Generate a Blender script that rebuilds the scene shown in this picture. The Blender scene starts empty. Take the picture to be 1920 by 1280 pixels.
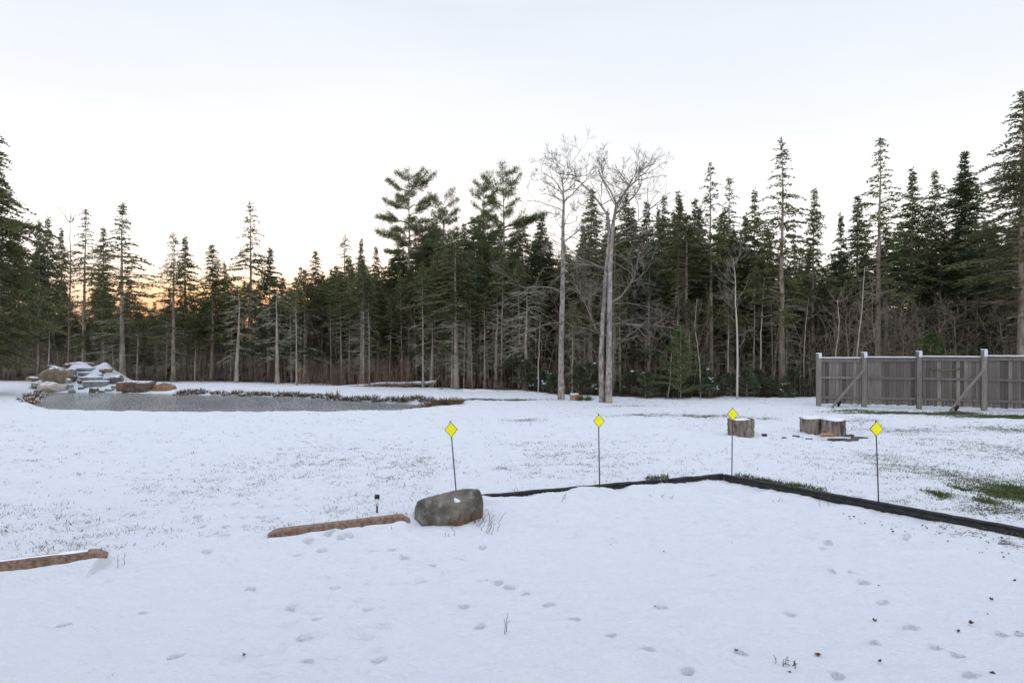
import bpy, bmesh, math, random
import numpy as np
from mathutils import Vector, Matrix

# ------------------------------------------------------------------ camera, sky, sun, exposure
S = bpy.context.scene
COL = S.collection
H_CAM, F = 2.5, 1200.0
cam_d = bpy.data.cameras.new("camera")
cam_d.sensor_width = 36.0
cam_d.lens = 36.0 * F / 1920.0
cam_d.clip_start, cam_d.clip_end = 0.1, 3000
cam = bpy.data.objects.new("camera", cam_d)
cam.location = (0, 0, H_CAM)
cam.rotation_euler = (math.radians(90), 0, 0)
COL.objects.link(cam)
S.camera = cam

SUN_AZ, SUN_EL = math.radians(-13.0), math.radians(2.5)     # azimuth from +Y, negative = to the left
W = bpy.data.worlds.new("World")
S.world = W
W.use_nodes = True
wn, wl = W.node_tree.nodes, W.node_tree.links
wn.clear()
w_out = wn.new("ShaderNodeOutputWorld")
w_sky = wn.new("ShaderNodeTexSky")
w_sky.sky_type = 'NISHITA'
w_sky.sun_disc = False
w_sky.sun_elevation = SUN_EL
w_sky.sun_rotation = SUN_AZ
w_sky.air_density, w_sky.dust_density, w_sky.ozone_density = 1.0, 1.5, 1.0
w_bg = wn.new("ShaderNodeBackground")
w_bg.inputs["Strength"].default_value = 0.012
wl.new(w_sky.outputs[0], w_bg.inputs["Color"])
# high thin cloud veil: pale, darker and bluer upwards, brightened above the view to light snow and trees, warm near the sunset
w_tc = wn.new("ShaderNodeTexCoord")
w_sep = wn.new("ShaderNodeSeparateXYZ")
wl.new(w_tc.outputs["Generated"], w_sep.inputs[0])
def sky_ramp(stops):
    r = wn.new("ShaderNodeValToRGB"); e = r.color_ramp.elements
    e[0].position, e[0].color = stops[0][0], (*stops[0][1], 1)
    e[1].position, e[1].color = stops[-1][0], (*stops[-1][1], 1)
    for p, c in stops[1:-1]: e.new(p).color = (*c, 1)
    wl.new(w_sep.outputs["Z"], r.inputs["Fac"]); return r.outputs[0]
high = [(0.17, (0.93, 0.91, 0.89)), (0.28, (0.79, 0.810, 0.845)), (0.46, (0.645, 0.695, 0.77)), (0.62, (0.95, 1.01, 1.14)), (1.0, (1.18, 1.28, 1.46))]
warm = sky_ramp([(0.0, (0.85, 0.36, 0.16)), (0.045, (1.12, 0.50, 0.24)), (0.072, (1.12, 0.70, 0.42)), (0.098, (1.08, 0.90, 0.76)), (0.125, (1.02, 0.96, 0.90))] + high)
cool = sky_ramp([(0.0, (0.80, 0.62, 0.55)), (0.06, (1.0, 0.80, 0.70)), (0.10, (1.0, 0.93, 0.88)), (0.13, (1.02, 0.98, 0.95))] + high)
w_dot = wn.new("ShaderNodeVectorMath"); w_dot.operation = 'DOT_PRODUCT'
wl.new(w_tc.outputs["Generated"], w_dot.inputs[0])
w_dot.inputs[1].default_value = (math.sin(math.radians(-12)), math.cos(math.radians(-12)), 0.0)
w_az = wn.new("ShaderNodeMapRange"); w_az.interpolation_type = 'SMOOTHSTEP'
w_az.inputs["From Min"].default_value = 0.86; w_az.inputs["From Max"].default_value = 0.98
wl.new(w_dot.outputs["Value"], w_az.inputs["Value"])
w_mix = wn.new("ShaderNodeMix"); w_mix.data_type = 'RGBA'
wl.new(w_az.outputs[0], w_mix.inputs[0]); wl.new(cool, w_mix.inputs[6]); wl.new(warm, w_mix.inputs[7])
w_noise = wn.new("ShaderNodeTexNoise")
w_noise.inputs["Scale"].default_value = 1.6
w_noise.inputs["Detail"].default_value = 4
w_map = wn.new("ShaderNodeMapping")
w_map.inputs["Scale"].default_value = (1, 1, 5)
wl.new(w_tc.outputs["Generated"], w_map.inputs[0])
wl.new(w_map.outputs[0], w_noise.inputs["Vector"])
w_mr = wn.new("ShaderNodeMapRange")
w_mr.inputs["To Min"].default_value = 0.90
w_mr.inputs["To Max"].default_value = 1.10
wl.new(w_noise.outputs[0], w_mr.inputs["Value"])
w_mul = wn.new("ShaderNodeVectorMath"); w_mul.operation = 'SCALE'
wl.new(w_mix.outputs[2], w_mul.inputs[0]); wl.new(w_mr.outputs[0], w_mul.inputs["Scale"])
w_bg2 = wn.new("ShaderNodeBackground")
w_bg2.inputs["Strength"].default_value = 1.0
wl.new(w_mul.outputs[0], w_bg2.inputs["Color"])
w_add = wn.new("ShaderNodeAddShader")
wl.new(w_bg.outputs[0], w_add.inputs[0]); wl.new(w_bg2.outputs[0], w_add.inputs[1])
wl.new(w_add.outputs[0], w_out.inputs["Surface"])

sun_d = bpy.data.lights.new("sun", 'SUN')
sun_d.energy, sun_d.angle, sun_d.color = 0.5, math.radians(10), (1.0, 0.78, 0.55)
sun = bpy.data.objects.new("sun", sun_d)
sdir = Vector((math.sin(SUN_AZ) * math.cos(SUN_EL), math.cos(SUN_AZ) * math.cos(SUN_EL), math.sin(SUN_EL)))
sun.rotation_euler = (-sdir).to_track_quat('-Z', 'Y').to_euler()
COL.objects.link(sun)

S.view_settings.view_transform = 'Standard'
S.view_settings.look = 'None'
S.view_settings.gamma = 1
S.view_settings.exposure = 0.28
S.render.engine = 'CYCLES'
S.cycles.max_bounces = 6
S.cycles.transparent_max_bounces = 8

# ------------------------------------------------------------------ helpers
RNG = np.random.default_rng(7)

def at(px, py, z=0.0):
    """the point at height z that shows at pixel (px, py) of the 1920x1280 photograph"""
    D = F * (H_CAM - z) / (py - 640.0)
    return (px - 960.0) / F * D, D

def ztop(py, D):
    return H_CAM + (640.0 - py) * D / F

_T = np.random.default_rng(3).random((8, 256, 256))
def vnoise(x, y, s, k=0):
    x = np.asarray(x, float) / s + 57.3 * (k + 1); y = np.asarray(y, float) / s + 31.7 * (k + 1)
    xi = np.floor(x).astype(int); yi = np.floor(y).astype(int)
    fx = x - xi; fy = y - yi
    fx = fx * fx * (3 - 2 * fx); fy = fy * fy * (3 - 2 * fy)
    t = _T[k % 8]
    a = t[xi % 256, yi % 256]; b = t[(xi + 1) % 256, yi % 256]
    c = t[xi % 256, (yi + 1) % 256]; d = t[(xi + 1) % 256, (yi + 1) % 256]
    return (a * (1 - fx) + b * fx) * (1 - fy) + (c * (1 - fx) + d * fx) * fy

def sstep(a, b, x):
    t = np.clip((np.asarray(x, float) - a) / (b - a), 0, 1)
    return t * t * (3 - 2 * t)

class MB:
    """collects vertices and quads / triangles, each with a material index"""
    def __init__(s):
        s.v, s.q, s.t, s.qm, s.tm, s.n = [], [], [], [], [], 0
    def add(s, v, q=None, t=None, m=0):
        v = np.asarray(v, float).reshape(-1, 3)
        if q is not None and len(q):
            q = np.asarray(q, int) + s.n; s.q.append(q); s.qm.append(np.full(len(q), m))
        if t is not None and len(t):
            t = np.asarray(t, int) + s.n; s.t.append(t); s.tm.append(np.full(len(t), m))
        s.v.append(v); s.n += len(v)
    def box(s, c, size, m=0, rot=None):
        sx, sy, sz = [k / 2 for k in size]
        v = np.array([(-sx,-sy,-sz),(sx,-sy,-sz),(sx,sy,-sz),(-sx,sy,-sz),(-sx,-sy,sz),(sx,-sy,sz),(sx,sy,sz),(-sx,sy,sz)])
        if rot is not None: v = v @ np.array(rot).T
        s.add(v + np.array(c), [(0,3,2,1),(4,5,6,7),(0,1,5,4),(1,2,6,5),(2,3,7,6),(3,0,4,7)], m=m)
    def tube(s, pts, rad, n=5, m=0, cap=True):
        P = np.asarray(pts, float); R = np.broadcast_to(np.asarray(rad, float), (len(P),))
        T = np.gradient(P, axis=0); T /= np.linalg.norm(T, axis=1)[:, None] + 1e-9
        ref = np.array([0.0, 0.0, 1.0]) if abs(T[:, 2]).mean() < 0.8 else np.array([1.0, 0.0, 0.0])
        A = np.cross(T, ref); A /= np.linalg.norm(A, axis=1)[:, None] + 1e-9
        B = np.cross(T, A)
        a = np.arange(n) * 2 * math.pi / n
        V = P[:, None] + R[:, None, None] * (np.cos(a)[None, :, None] * A[:, None] + np.sin(a)[None, :, None] * B[:, None])
        k = len(P)
        i, j = np.meshgrid(np.arange(k - 1), np.arange(n), indexing='ij')
        q = np.stack([i * n + j, i * n + (j + 1) % n, (i + 1) * n + (j + 1) % n, (i + 1) * n + j], -1).reshape(-1, 4)
        V = V.reshape(-1, 3)
        if cap:
            V = np.vstack([V, P[:1], P[-1:]]); c0, c1 = k * n, k * n + 1
            jj = np.arange(n)
            t = np.vstack([np.stack([jj, np.full(n, c0), (jj + 1) % n], -1),
                           np.stack([(k - 1) * n + jj, (k - 1) * n + (jj + 1) % n, np.full(n, c1)], -1)])
            s.add(V, q, t, m)
        else: s.add(V, q, m=m)
    def sprays(s, P, D, L, Wd, m=0, rng=RNG):
        """flat pointed needle sprays / blades from P along D"""
        P = np.asarray(P, float); D = np.asarray(D, float); k = len(P)
        if not k: return
        D = D / (np.linalg.norm(D, axis=1)[:, None] + 1e-9)
        r = rng.normal(size=(k, 3))
        Sd = np.cross(D, r); Sd /= np.linalg.norm(Sd, axis=1)[:, None] + 1e-9
        L = np.broadcast_to(L, (k,))[:, None]; Wd = np.broadcast_to(Wd, (k,))[:, None]
        V = np.stack([P, P + D * L * 0.45 + Sd * Wd / 2, P + D * L, P + D * L * 0.45 - Sd * Wd / 2], 1).reshape(-1, 3)
        s.add(V, np.arange(4 * k).reshape(-1, 4), m=m)
    def mesh(s, name, mats, smooth=True):
        me = bpy.data.meshes.new(name)
        V = np.vstack(s.v) if s.v else np.zeros((0, 3))
        q = np.vstack(s.q) if s.q else np.zeros((0, 4), int)
        t = np.vstack(s.t) if s.t else np.zeros((0, 3), int)
        nq, nt = len(q), len(t)
        me.vertices.add(len(V)); me.vertices.foreach_set("co", V.ravel())
        me.loops.add(4 * nq + 3 * nt)
        me.loops.foreach_set("vertex_index", np.concatenate([q.ravel(), t.ravel()]).astype(np.int32))
        me.polygons.add(nq + nt)
        st = np.concatenate([np.arange(nq) * 4, 4 * nq + np.arange(nt) * 3]).astype(np.int32)
        me.polygons.foreach_set("loop_start", st)
        mi = np.concatenate([np.concatenate(s.qm) if s.qm else np.zeros(0), np.concatenate(s.tm) if s.tm else np.zeros(0)]).astype(np.int32)
        me.polygons.foreach_set("material_index", mi)
        me.polygons.foreach_set("use_smooth", np.full(nq + nt, bool(smooth)))
        for m in (mats if isinstance(mats, (list, tuple)) else [mats]): me.materials.append(m)
        me.update(calc_edges=True); me.validate()
        return me

def link(name, me, parent=None, loc=None, rot=None, scale=None):
    o = bpy.data.objects.new(name, me); COL.objects.link(o)
    if parent is not None: o.parent = parent
    if loc is not None: o.location = loc
    if rot is not None: o.rotation_euler = rot
    if scale is not None: o.scale = scale
    return o
def tag(o, label=None, cat=None, group=None, kind=None):
    for k, v in (("label", label), ("category", cat), ("group", group), ("kind", kind)):
        if v: o[k] = v
    return o
def thing(name, label, cat, loc=(0, 0, 0), rz=0.0, group=None):
    o = bpy.data.objects.new(name, None); COL.objects.link(o)
    o.empty_display_size = 0.2
    o.location = loc; o.rotation_euler = (0, 0, rz)
    return tag(o, label, cat, group)
def dup(root, loc, rz=0.0, scale=(1, 1, 1), label=None, group=None, cat=None):
    r = root.copy(); COL.objects.link(r); r.location = loc; r.rotation_euler = (0, 0, rz); r.scale = scale
    if label: r['label'] = label
    if group: r['group'] = group
    if cat: r['category'] = cat
    for ch in list(root.children):
        c = ch.copy(); COL.objects.link(c); c.parent = r
        for g in list(ch.children):
            d = g.copy(); COL.objects.link(d); d.parent = c
    return r

# ------------------------------------------------------------------ materials
def new_mat(name):
    m = bpy.data.materials.new(name); m.use_nodes = True
    nt = m.node_tree
    return m, nt.nodes, nt.links, nt.nodes["Principled BSDF"]
def mixc(n, l, fac, a, b):
    x = n.new("ShaderNodeMix"); x.data_type = 'RGBA'
    for sock, val in ((x.inputs[0], fac), (x.inputs[6], a), (x.inputs[7], b)):
        if hasattr(val, "is_output"): l.new(val, sock)
        elif isinstance(val, (int, float)): sock.default_value = val
        else: sock.default_value = (*val, 1)
    return x.outputs[2]
def noise(n, l, scale, detail=4, coord="Object", stretch=None, rough=0.6):
    tc = n.new("ShaderNodeTexCoord"); out = tc.outputs[coord]
    if stretch:
        mp = n.new("ShaderNodeMapping"); mp.inputs["Scale"].default_value = stretch
        l.new(out, mp.inputs[0]); out = mp.outputs[0]
    t = n.new("ShaderNodeTexNoise"); t.inputs["Scale"].default_value = scale
    t.inputs["Detail"].default_value = detail; t.inputs["Roughness"].default_value = rough
    l.new(out, t.inputs["Vector"])
    return t.outputs[0]
def ramp(n, l, src, a, b):
    r = n.new("ShaderNodeMapRange"); r.interpolation_type = 'SMOOTHSTEP'
    r.inputs["From Min"].default_value = a; r.inputs["From Max"].default_value = b
    l.new(src, r.inputs["Value"]); return r.outputs[0]
def math_(n, l, op, a, b):
    x = n.new("ShaderNodeMath"); x.operation = op
    for i, val in enumerate((a, b)):
        if hasattr(val, "is_output"): l.new(val, x.inputs[i])
        else: x.inputs[i].default_value = val
    return x.outputs[0]
def bump(n, l, bsdf, h, strength=0.4, dist=0.02):
    b = n.new("ShaderNodeBump"); b.inputs["Strength"].default_value = strength; b.inputs["Distance"].default_value = dist
    l.new(h, b.inputs["Height"]); l.new(b.outputs[0], bsdf.inputs["Normal"])

def plain(name, col, col2=None, scale=8, rough=0.7, b=0.0, bs=40, stretch=None, spec=0.3, coord="Object", lo=0.35, hi=0.65):
    m, n, l, p = new_mat(name)
    if col2 is None: p.inputs["Base Color"].default_value = (*col, 1)
    else:
        f = ramp(n, l, noise(n, l, scale, 5, coord, stretch), lo, hi)
        l.new(mixc(n, l, f, col, col2), p.inputs["Base Color"])
    p.inputs["Roughness"].default_value = rough
    p.inputs["Specular IOR Level"].default_value = spec
    if b: bump(n, l, p, noise(n, l, bs, 5, coord, stretch), b)
    return m

def needle(name, a, b, c):
    """needles: clumps of two greens, shifted per tree towards c"""
    m, n, l, p = new_mat(name)
    f = ramp(n, l, noise(n, l, 1.3, 3), 0.35, 0.65)
    col = mixc(n, l, f, a, b)
    oi = n.new("ShaderNodeObjectInfo")
    col = mixc(n, l, oi.outputs["Random"], col, c)
    l.new(col, p.inputs["Base Color"])
    p.inputs["Roughness"].default_value = 0.55
    p.inputs["Specular IOR Level"].default_value = 0.3
    tr = n.new("ShaderNodeBsdfTranslucent"); l.new(col, tr.inputs["Color"])
    mx = n.new("ShaderNodeMixShader"); mx.inputs[0].default_value = 0.35
    l.new(p.outputs[0], mx.inputs[1]); l.new(tr.outputs[0], mx.inputs[2])
    l.new(mx.outputs[0], n["Material Output"].inputs["Surface"])
    return m
def bark(name, a, b, scale=9, stretch=(1, 1, 0.25), bs=0.7):
    m, n, l, p = new_mat(name)
    nz = noise(n, l, scale, 6, "Object", stretch)
    col = mixc(n, l, ramp(n, l, nz, 0.35, 0.68), a, b)
    pat = ramp(n, l, noise(n, l, 2.2, 4), 0.52, 0.66)           # lichen patches
    col = mixc(n, l, math_(n, l, 'MULTIPLY', pat, 0.55), col, (0.36, 0.37, 0.31))
    l.new(col, p.inputs["Base Color"]); p.inputs["Roughness"].default_value = 0.9
    p.inputs["Specular IOR Level"].default_value = 0.15
    bump(n, l, p, nz, bs, 0.03)
    return m

M = {}
M['needle'] = needle("spruce_needles", (0.094, 0.120, 0.040), (0.145, 0.160, 0.060), (0.120, 0.126, 0.055))
M['needle_pine'] = needle("pine_needles", (0.100, 0.138, 0.046), (0.150, 0.178, 0.066), (0.115, 0.138, 0.056))
M['needle_fir'] = needle("fir_needles", (0.075, 0.112, 0.056), (0.118, 0.148, 0.078), (0.090, 0.114, 0.064))
M['needle_bright'] = needle("young_pine_needles", (0.055, 0.115, 0.022), (0.095, 0.165, 0.035), (0.07, 0.13, 0.03))
M['bark'] = bark("conifer_bark", (0.19, 0.155, 0.12), (0.40, 0.34, 0.275), 7)
M['bark_pale'] = bark("dead_trunk_bark", (0.24, 0.20, 0.16), (0.46, 0.41, 0.345), 7)
M['bark_maple'] = bark("maple_bark", (0.16, 0.14, 0.125), (0.42, 0.385, 0.35), 9, (1, 1, 0.45), 0.9)
M['twig_grey'] = plain("bare_twig", (0.11, 0.095, 0.08), (0.25, 0.222, 0.19), 3, 0.9)
M['twig_lichen'] = plain("lichen_twig", (0.28, 0.27, 0.20), (0.44, 0.44, 0.34), 2, 0.9)
M['twig_brown'] = plain("brush_twig", (0.17, 0.13, 0.095), (0.31, 0.25, 0.195), 1.2, 0.9)
M['twig_red'] = plain("red_brush_twig", (0.15, 0.095, 0.075), (0.25, 0.175, 0.14), 1.5, 0.9)
M['birch'] = plain("birch_bark", (0.17, 0.145, 0.125), (0.50, 0.46, 0.41), 3, 0.8, 0.2, 20, (1, 1, 3), lo=0.30, hi=0.42)
M['snow'] = plain("snow_clump", (0.64, 0.68, 0.75), (0.71, 0.74, 0.795), 6, 0.75, 0.5, 25, spec=0.2)
M['black'] = plain("black_plastic", (0.011, 0.012, 0.013), (0.028, 0.029, 0.027), 9, 0.55, 0.3, 30)
M['rod'] = plain("dark_rod", (0.03, 0.026, 0.026), (0.05, 0.045, 0.045), 20, 0.45)
M['yellow'] = plain("reflective_yellow", (0.86, 0.82, 0.0), (0.95, 0.92, 0.01), 30, 0.45)
M['concrete_tan'] = plain("stained_concrete", (0.10, 0.066, 0.048), (0.27, 0.18, 0.132), 22, 0.9, 0.5, 70, lo=0.3, hi=0.62)
M['endgrain'] = plain("cut_wood", (0.30, 0.17, 0.10), (0.46, 0.29, 0.19), 10, 0.85)
M['log_bark'] = plain("rough_log_bark", (0.065, 0.050, 0.040), (0.265, 0.222, 0.185), 11, 0.95, 1.0, 14, (1, 1, 0.22))
M['driftwood'] = plain("dark_plank", (0.05, 0.042, 0.038), (0.13, 0.11, 0.10), 5, 0.9, 0.3, 20)
M['sedge'] = plain("dry_sedge", (0.065, 0.046, 0.024), (0.18, 0.122, 0.062), 2.5, 0.9)
M['sedge_tan'] = plain("tan_sedge", (0.12, 0.08, 0.04), (0.24, 0.16, 0.08), 2.5, 0.9)
M['blade'] = plain("grass_blade", (0.075, 0.085, 0.045), (0.16, 0.15, 0.09), 2.0, 0.85)
M['blade_green'] = plain("green_grass_blade", (0.06, 0.092, 0.024), (0.125, 0.148, 0.052), 3.0, 0.8)
M['stalk'] = plain("dry_stalk", (0.10, 0.075, 0.06), (0.17, 0.135, 0.11), 8, 0.9)
M['leaf'] = plain("dead_leaf", (0.06, 0.035, 0.025), (0.14, 0.075, 0.05), 12, 0.8)
M['leaf_red'] = plain("red_leaf", (0.13, 0.02, 0.015), (0.2, 0.04, 0.03), 12, 0.8)

def glass():
    m, n, l, p = new_mat("clear_plastic")
    p.inputs["Base Color"].default_value = (0.9, 0.9, 0.9, 1); p.inputs["Roughness"].default_value = 0.15
    p.inputs["Transmission Weight"].default_value = 0.75; p.inputs["IOR"].default_value = 1.3
    return m
M['clear'] = glass()

def rock(name, a, b, snow=0.0, lichen=(0.30, 0.31, 0.26), th=0.62):
    m, n, l, p = new_mat(name)
    nz = noise(n, l, 3.0, 7)
    col = mixc(n, l, ramp(n, l, nz, 0.3, 0.7), a, b)
    col = mixc(n, l, math_(n, l, 'MULTIPLY', ramp(n, l, noise(n, l, 7, 6), 0.52, 0.7), 0.5), col, lichen)
    if snow:                                   # snow lying on what faces up
        g = n.new("ShaderNodeNewGeometry"); sp = n.new("ShaderNodeSeparateXYZ"); l.new(g.outputs["Normal"], sp.inputs[0])
        f = math_(n, l, 'ADD', sp.outputs["Z"], math_(n, l, 'MULTIPLY', math_(n, l, 'SUBTRACT', noise(n, l, 4, 5), 0.5), 0.9))
        col = mixc(n, l, ramp(n, l, f, th, th + 0.10), col, (0.73, 0.76, 0.82))
    l.new(col, p.inputs["Base Color"]); p.inputs["Roughness"].default_value = 0.85
    p.inputs["Specular IOR Level"].default_value = 0.25
    bump(n, l, p, noise(n, l, 9, 8), 0.7, 0.04)
    return m

def front_rock():
    m = rock("lichen_grey_boulder", (0.065, 0.058, 0.046), (0.215, 0.20, 0.165), 0, (0.36, 0.37, 0.33)); n, l = m.node_tree.nodes, m.node_tree.links; p = n["Principled BSDF"]
    base = p.inputs["Base Color"].links[0].from_socket
    tc = n.new("ShaderNodeTexCoord"); sp = n.new("ShaderNodeSeparateXYZ"); l.new(tc.outputs["Object"], sp.inputs[0])
    # rusty stain low on the stone, stronger to the right
    f = math_(n, l, 'SUBTRACT', math_(n, l, 'MULTIPLY', sp.outputs["X"], 0.35), math_(n, l, 'MULTIPLY', sp.outputs["Z"], 1.1))
    f = math_(n, l, 'ADD', f, math_(n, l, 'MULTIPLY', noise(n, l, 4, 6), 0.6))
    col = mixc(n, l, math_(n, l, 'MULTIPLY', ramp(n, l, f, 0.20, 0.38), 0.8), base, (0.15, 0.085, 0.04))
    f2 = ramp(n, l, noise(n, l, 5, 8, "Object", None, 0.75), 0.55, 0.62)
    col = mixc(n, l, math_(n, l, 'MULTIPLY', f2, 0.7), col, (0.05, 0.052, 0.045))
    l.new(col, p.inputs["Base Color"]); return m
def wood_grey():
    m, n, l, p = new_mat("weathered_boards")
    a = n.new("ShaderNodeAttribute"); a.attribute_name = "rnd"
    col = mixc(n, l, a.outputs["Fac"], (0.070, 0.064, 0.056), (0.290, 0.268, 0.240))
    g = ramp(n, l, noise(n, l, 22, 6, "Object", (1, 1, 0.06)), 0.35, 0.7)
    col = mixc(n, l, math_(n, l, 'MULTIPLY', g, 0.6), col, (0.09, 0.08, 0.078))
    r = ramp(n, l, noise(n, l, 1.5, 5), 0.55, 0.75)
    col = mixc(n, l, math_(n, l, 'MULTIPLY', r, 0.35), col, (0.30, 0.22, 0.19))
    l.new(col, p.inputs["Base Color"]); p.inputs["Roughness"].default_value = 0.9
    bump(n, l, p, noise(n, l, 30, 5, "Object", (1, 1, 0.05)), 0.4, 0.01)
    return m
M['fence'] = wood_grey()

def ground_mat():
    m, n, l, p = new_mat("snowy_ground")
    at_ = n.new("ShaderNodeAttribute"); at_.attribute_name = "cover"
    sp = n.new("ShaderNodeSeparateColor"); l.new(at_.outputs["Color"], sp.inputs[0])
    fine = noise(n, l, 19, 8, "Object", (0.6, 1.2, 1), 0.72)
    fine2 = noise(n, l, 38, 5, "Object", (0.5, 1.3, 1), 0.65)
    nz = math_(n, l, 'ADD', math_(n, l, 'MULTIPLY', fine, 0.6), math_(n, l, 'MULTIPLY', fine2, 0.4))
    snow = mixc(n, l, noise(n, l, 3, 4), (0.700, 0.735, 0.800), (0.765, 0.790, 0.840))
    # thin snow: a grey hint of the turf under it in small streaks
    thin = math_(n, l, 'MULTIPLY', ramp(n, l, noise(n, l, 11, 8, "Object", (0.45, 1.4, 1), 0.72), 0.50, 0.64), ramp(n, l, sp.outputs[0], 0.02, 0.20))
    snow = mixc(n, l, math_(n, l, 'MULTIPLY', thin, 0.38), snow, (0.47, 0.50, 0.54))
    grass = mixc(n, l, ramp(n, l, noise(n, l, 25, 4), 0.35, 0.65), (0.035, 0.050, 0.018), (0.085, 0.095, 0.035))
    floor = mixc(n, l, ramp(n, l, noise(n, l, 5, 6), 0.35, 0.65), (0.035, 0.026, 0.02), (0.10, 0.075, 0.055))
    litter = mixc(n, l, ramp(n, l, noise(n, l, 30, 4), 0.4, 0.6), (0.06, 0.05, 0.045), (0.17, 0.15, 0.14))
    def cover(ch):                              # the attribute sets how much of the noise breaks through
        t = math_(n, l, 'SUBTRACT', 1.0, ch)
        t = math_(n, l, 'ADD', math_(n, l, 'MULTIPLY', t, 0.46), 0.27)
        d = math_(n, l, 'SUBTRACT', nz, t)
        return ramp(n, l, d, -0.01, 0.045)
    col = mixc(n, l, cover(sp.outputs[0]), snow, grass)
    col = mixc(n, l, cover(sp.outputs[2]), col, litter)
    col = mixc(n, l, cover(sp.outputs[1]), col, floor)
    l.new(col, p.inputs["Base Color"]); p.inputs["Roughness"].default_value = 0.75
    p.inputs["Specular IOR Level"].default_value = 0.15
    h = math_(n, l, 'ADD', math_(n, l, 'MULTIPLY', fine2, 0.5), noise(n, l, 7, 8, "Object", (0.5, 1.1, 1), 0.7))
    bump(n, l, p, h, 0.9, 0.075)
    return m
M['ground'] = ground_mat()

def ice_mat():
    m, n, l, p = new_mat("pond_ice")
    f = ramp(n, l, noise(n, l, 15, 9, "Object", (0.8, 1.3, 1), 0.8), 0.42, 0.62)
    big = ramp(n, l, noise(n, l, 0.22, 3, "Object", (1, 0.7, 1)), 0.38, 0.68)
    frost_glint = math_(n, l, 'MULTIPLY', f, math_(n, l, 'ADD', math_(n, l, 'MULTIPLY', big, 0.7), 0.58))
    l.new(mixc(n, l, frost_glint, (0.12, 0.125, 0.13), (0.56, 0.57, 0.59)), p.inputs["Base Color"])  # frost tone, lightened to paint in glints and reflected sky
    rr = math_(n, l, 'ADD', math_(n, l, 'MULTIPLY', f, 0.25), 0.12)
    l.new(rr, p.inputs["Roughness"])
    bump(n, l, p, noise(n, l, 16, 6, "Object", (0.7, 1.4, 1)), 0.15, 0.01)
    return m
M['ice'] = ice_mat()

# ------------------------------------------------------------------ the ground
BX = np.array([-400, -12, -4.56, -3.03, -1.4, -0.45, 3.77, 6.45, 10.0, 16.0, 400])
BY = np.array([0, 3.7, 7.23, 7.95, 8.72, 9.84, 11.40, 8.06, 3.6, -4.0, -400.0])
def edge_y(x): return np.interp(x, BX, BY)

POND = [at(px, py, -0.2) for px, py in ((48, 742), (60, 754), (82, 768), (115, 776), (250, 778), (450, 778), (650, 778), (740, 775),
        (800, 770), (845, 763), (858, 759), (845, 757), (800, 757.5), (738, 756.5), (686, 753.5), (621, 749), (530, 745), (400, 741), (300, 738), (200, 736.5), (110, 735.5), (70, 737))]
POND = np.array(POND)
def pond_sd(x, y):
    """signed distance to the pond outline, positive outside"""
    x = np.asarray(x, float); y = np.asarray(y, float)
    best = np.full(x.shape, 1e9); inside = np.zeros(x.shape, bool)
    k = len(POND)
    for i in range(k):
        ax, ay = POND[i]; bx, by = POND[(i + 1) % k]
        ex, ey = bx - ax, by - ay
        t = np.clip(((x - ax) * ex + (y - ay) * ey) / (ex * ex + ey * ey), 0, 1)
        best = np.minimum(best, np.hypot(x - ax - t * ex, y - ay - t * ey))
        c = ((ay > y) != (by > y)) & (x < (bx - ax) * (y - ay) / (by - ay + 1e-12) + ax)
        inside ^= c
    return np.where(inside, -best, best)

FOOT = [(905,1090),(935,1094),(955,1099),(985,1117),(1030,1137),(1078,1162),(1145,1196),(1212,1229),(1290,1267),(628,1105),(593,1166),(570,1204),
        (575,1248),(615,1015),(622,1012),(640,1016),(655,1013),(578,1023),(603,1035),(557,1042),(758,1045),(735,1030),(700,1033),(545,1140),(620,966),(640,969),
        (592,973),(650,965),(505,988),(520,983),(480,1000),(412,958),(440,955),(300,890),(332,886),(360,905),(350,930),(398,942),(255,905),(380,1000),(210,960),
        (1552,1017),(1545,1026),(1560,1076),(1600,1074),(1620,1096),(1655,1125),(1708,1178),(1755,1214),(1795,1229),(1640,1205),(1820,1268),(1570,1271),(1700,1005),(1880,1185),(1915,1185),
        (1390,1230),(1240,1140),(870,1140),(810,1062),(860,1048),(905,1030),(790,1092),(690,1145),(710,1240),(470,1105),(120,1170),(270,1150),(330,1240),(1480,1150),(900,1180)]
FOOT += [(430 + 17 * k + (9 if k % 2 else -6), 1004 - 9 * k + (5 if k % 2 else -3)) for k in range(-3, 9)] + [(255 + 12 * k + (8 if k % 2 else -5), 878 + 12 * k) for k in range(0, 10)]
FOOT = [(*at(px, py, 0.0), 0.036 + 0.012 * ((i * 37) % 10) / 10, (i * 1.7) % 3.1) for i, (px, py) in enumerate(FOOT)]

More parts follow.
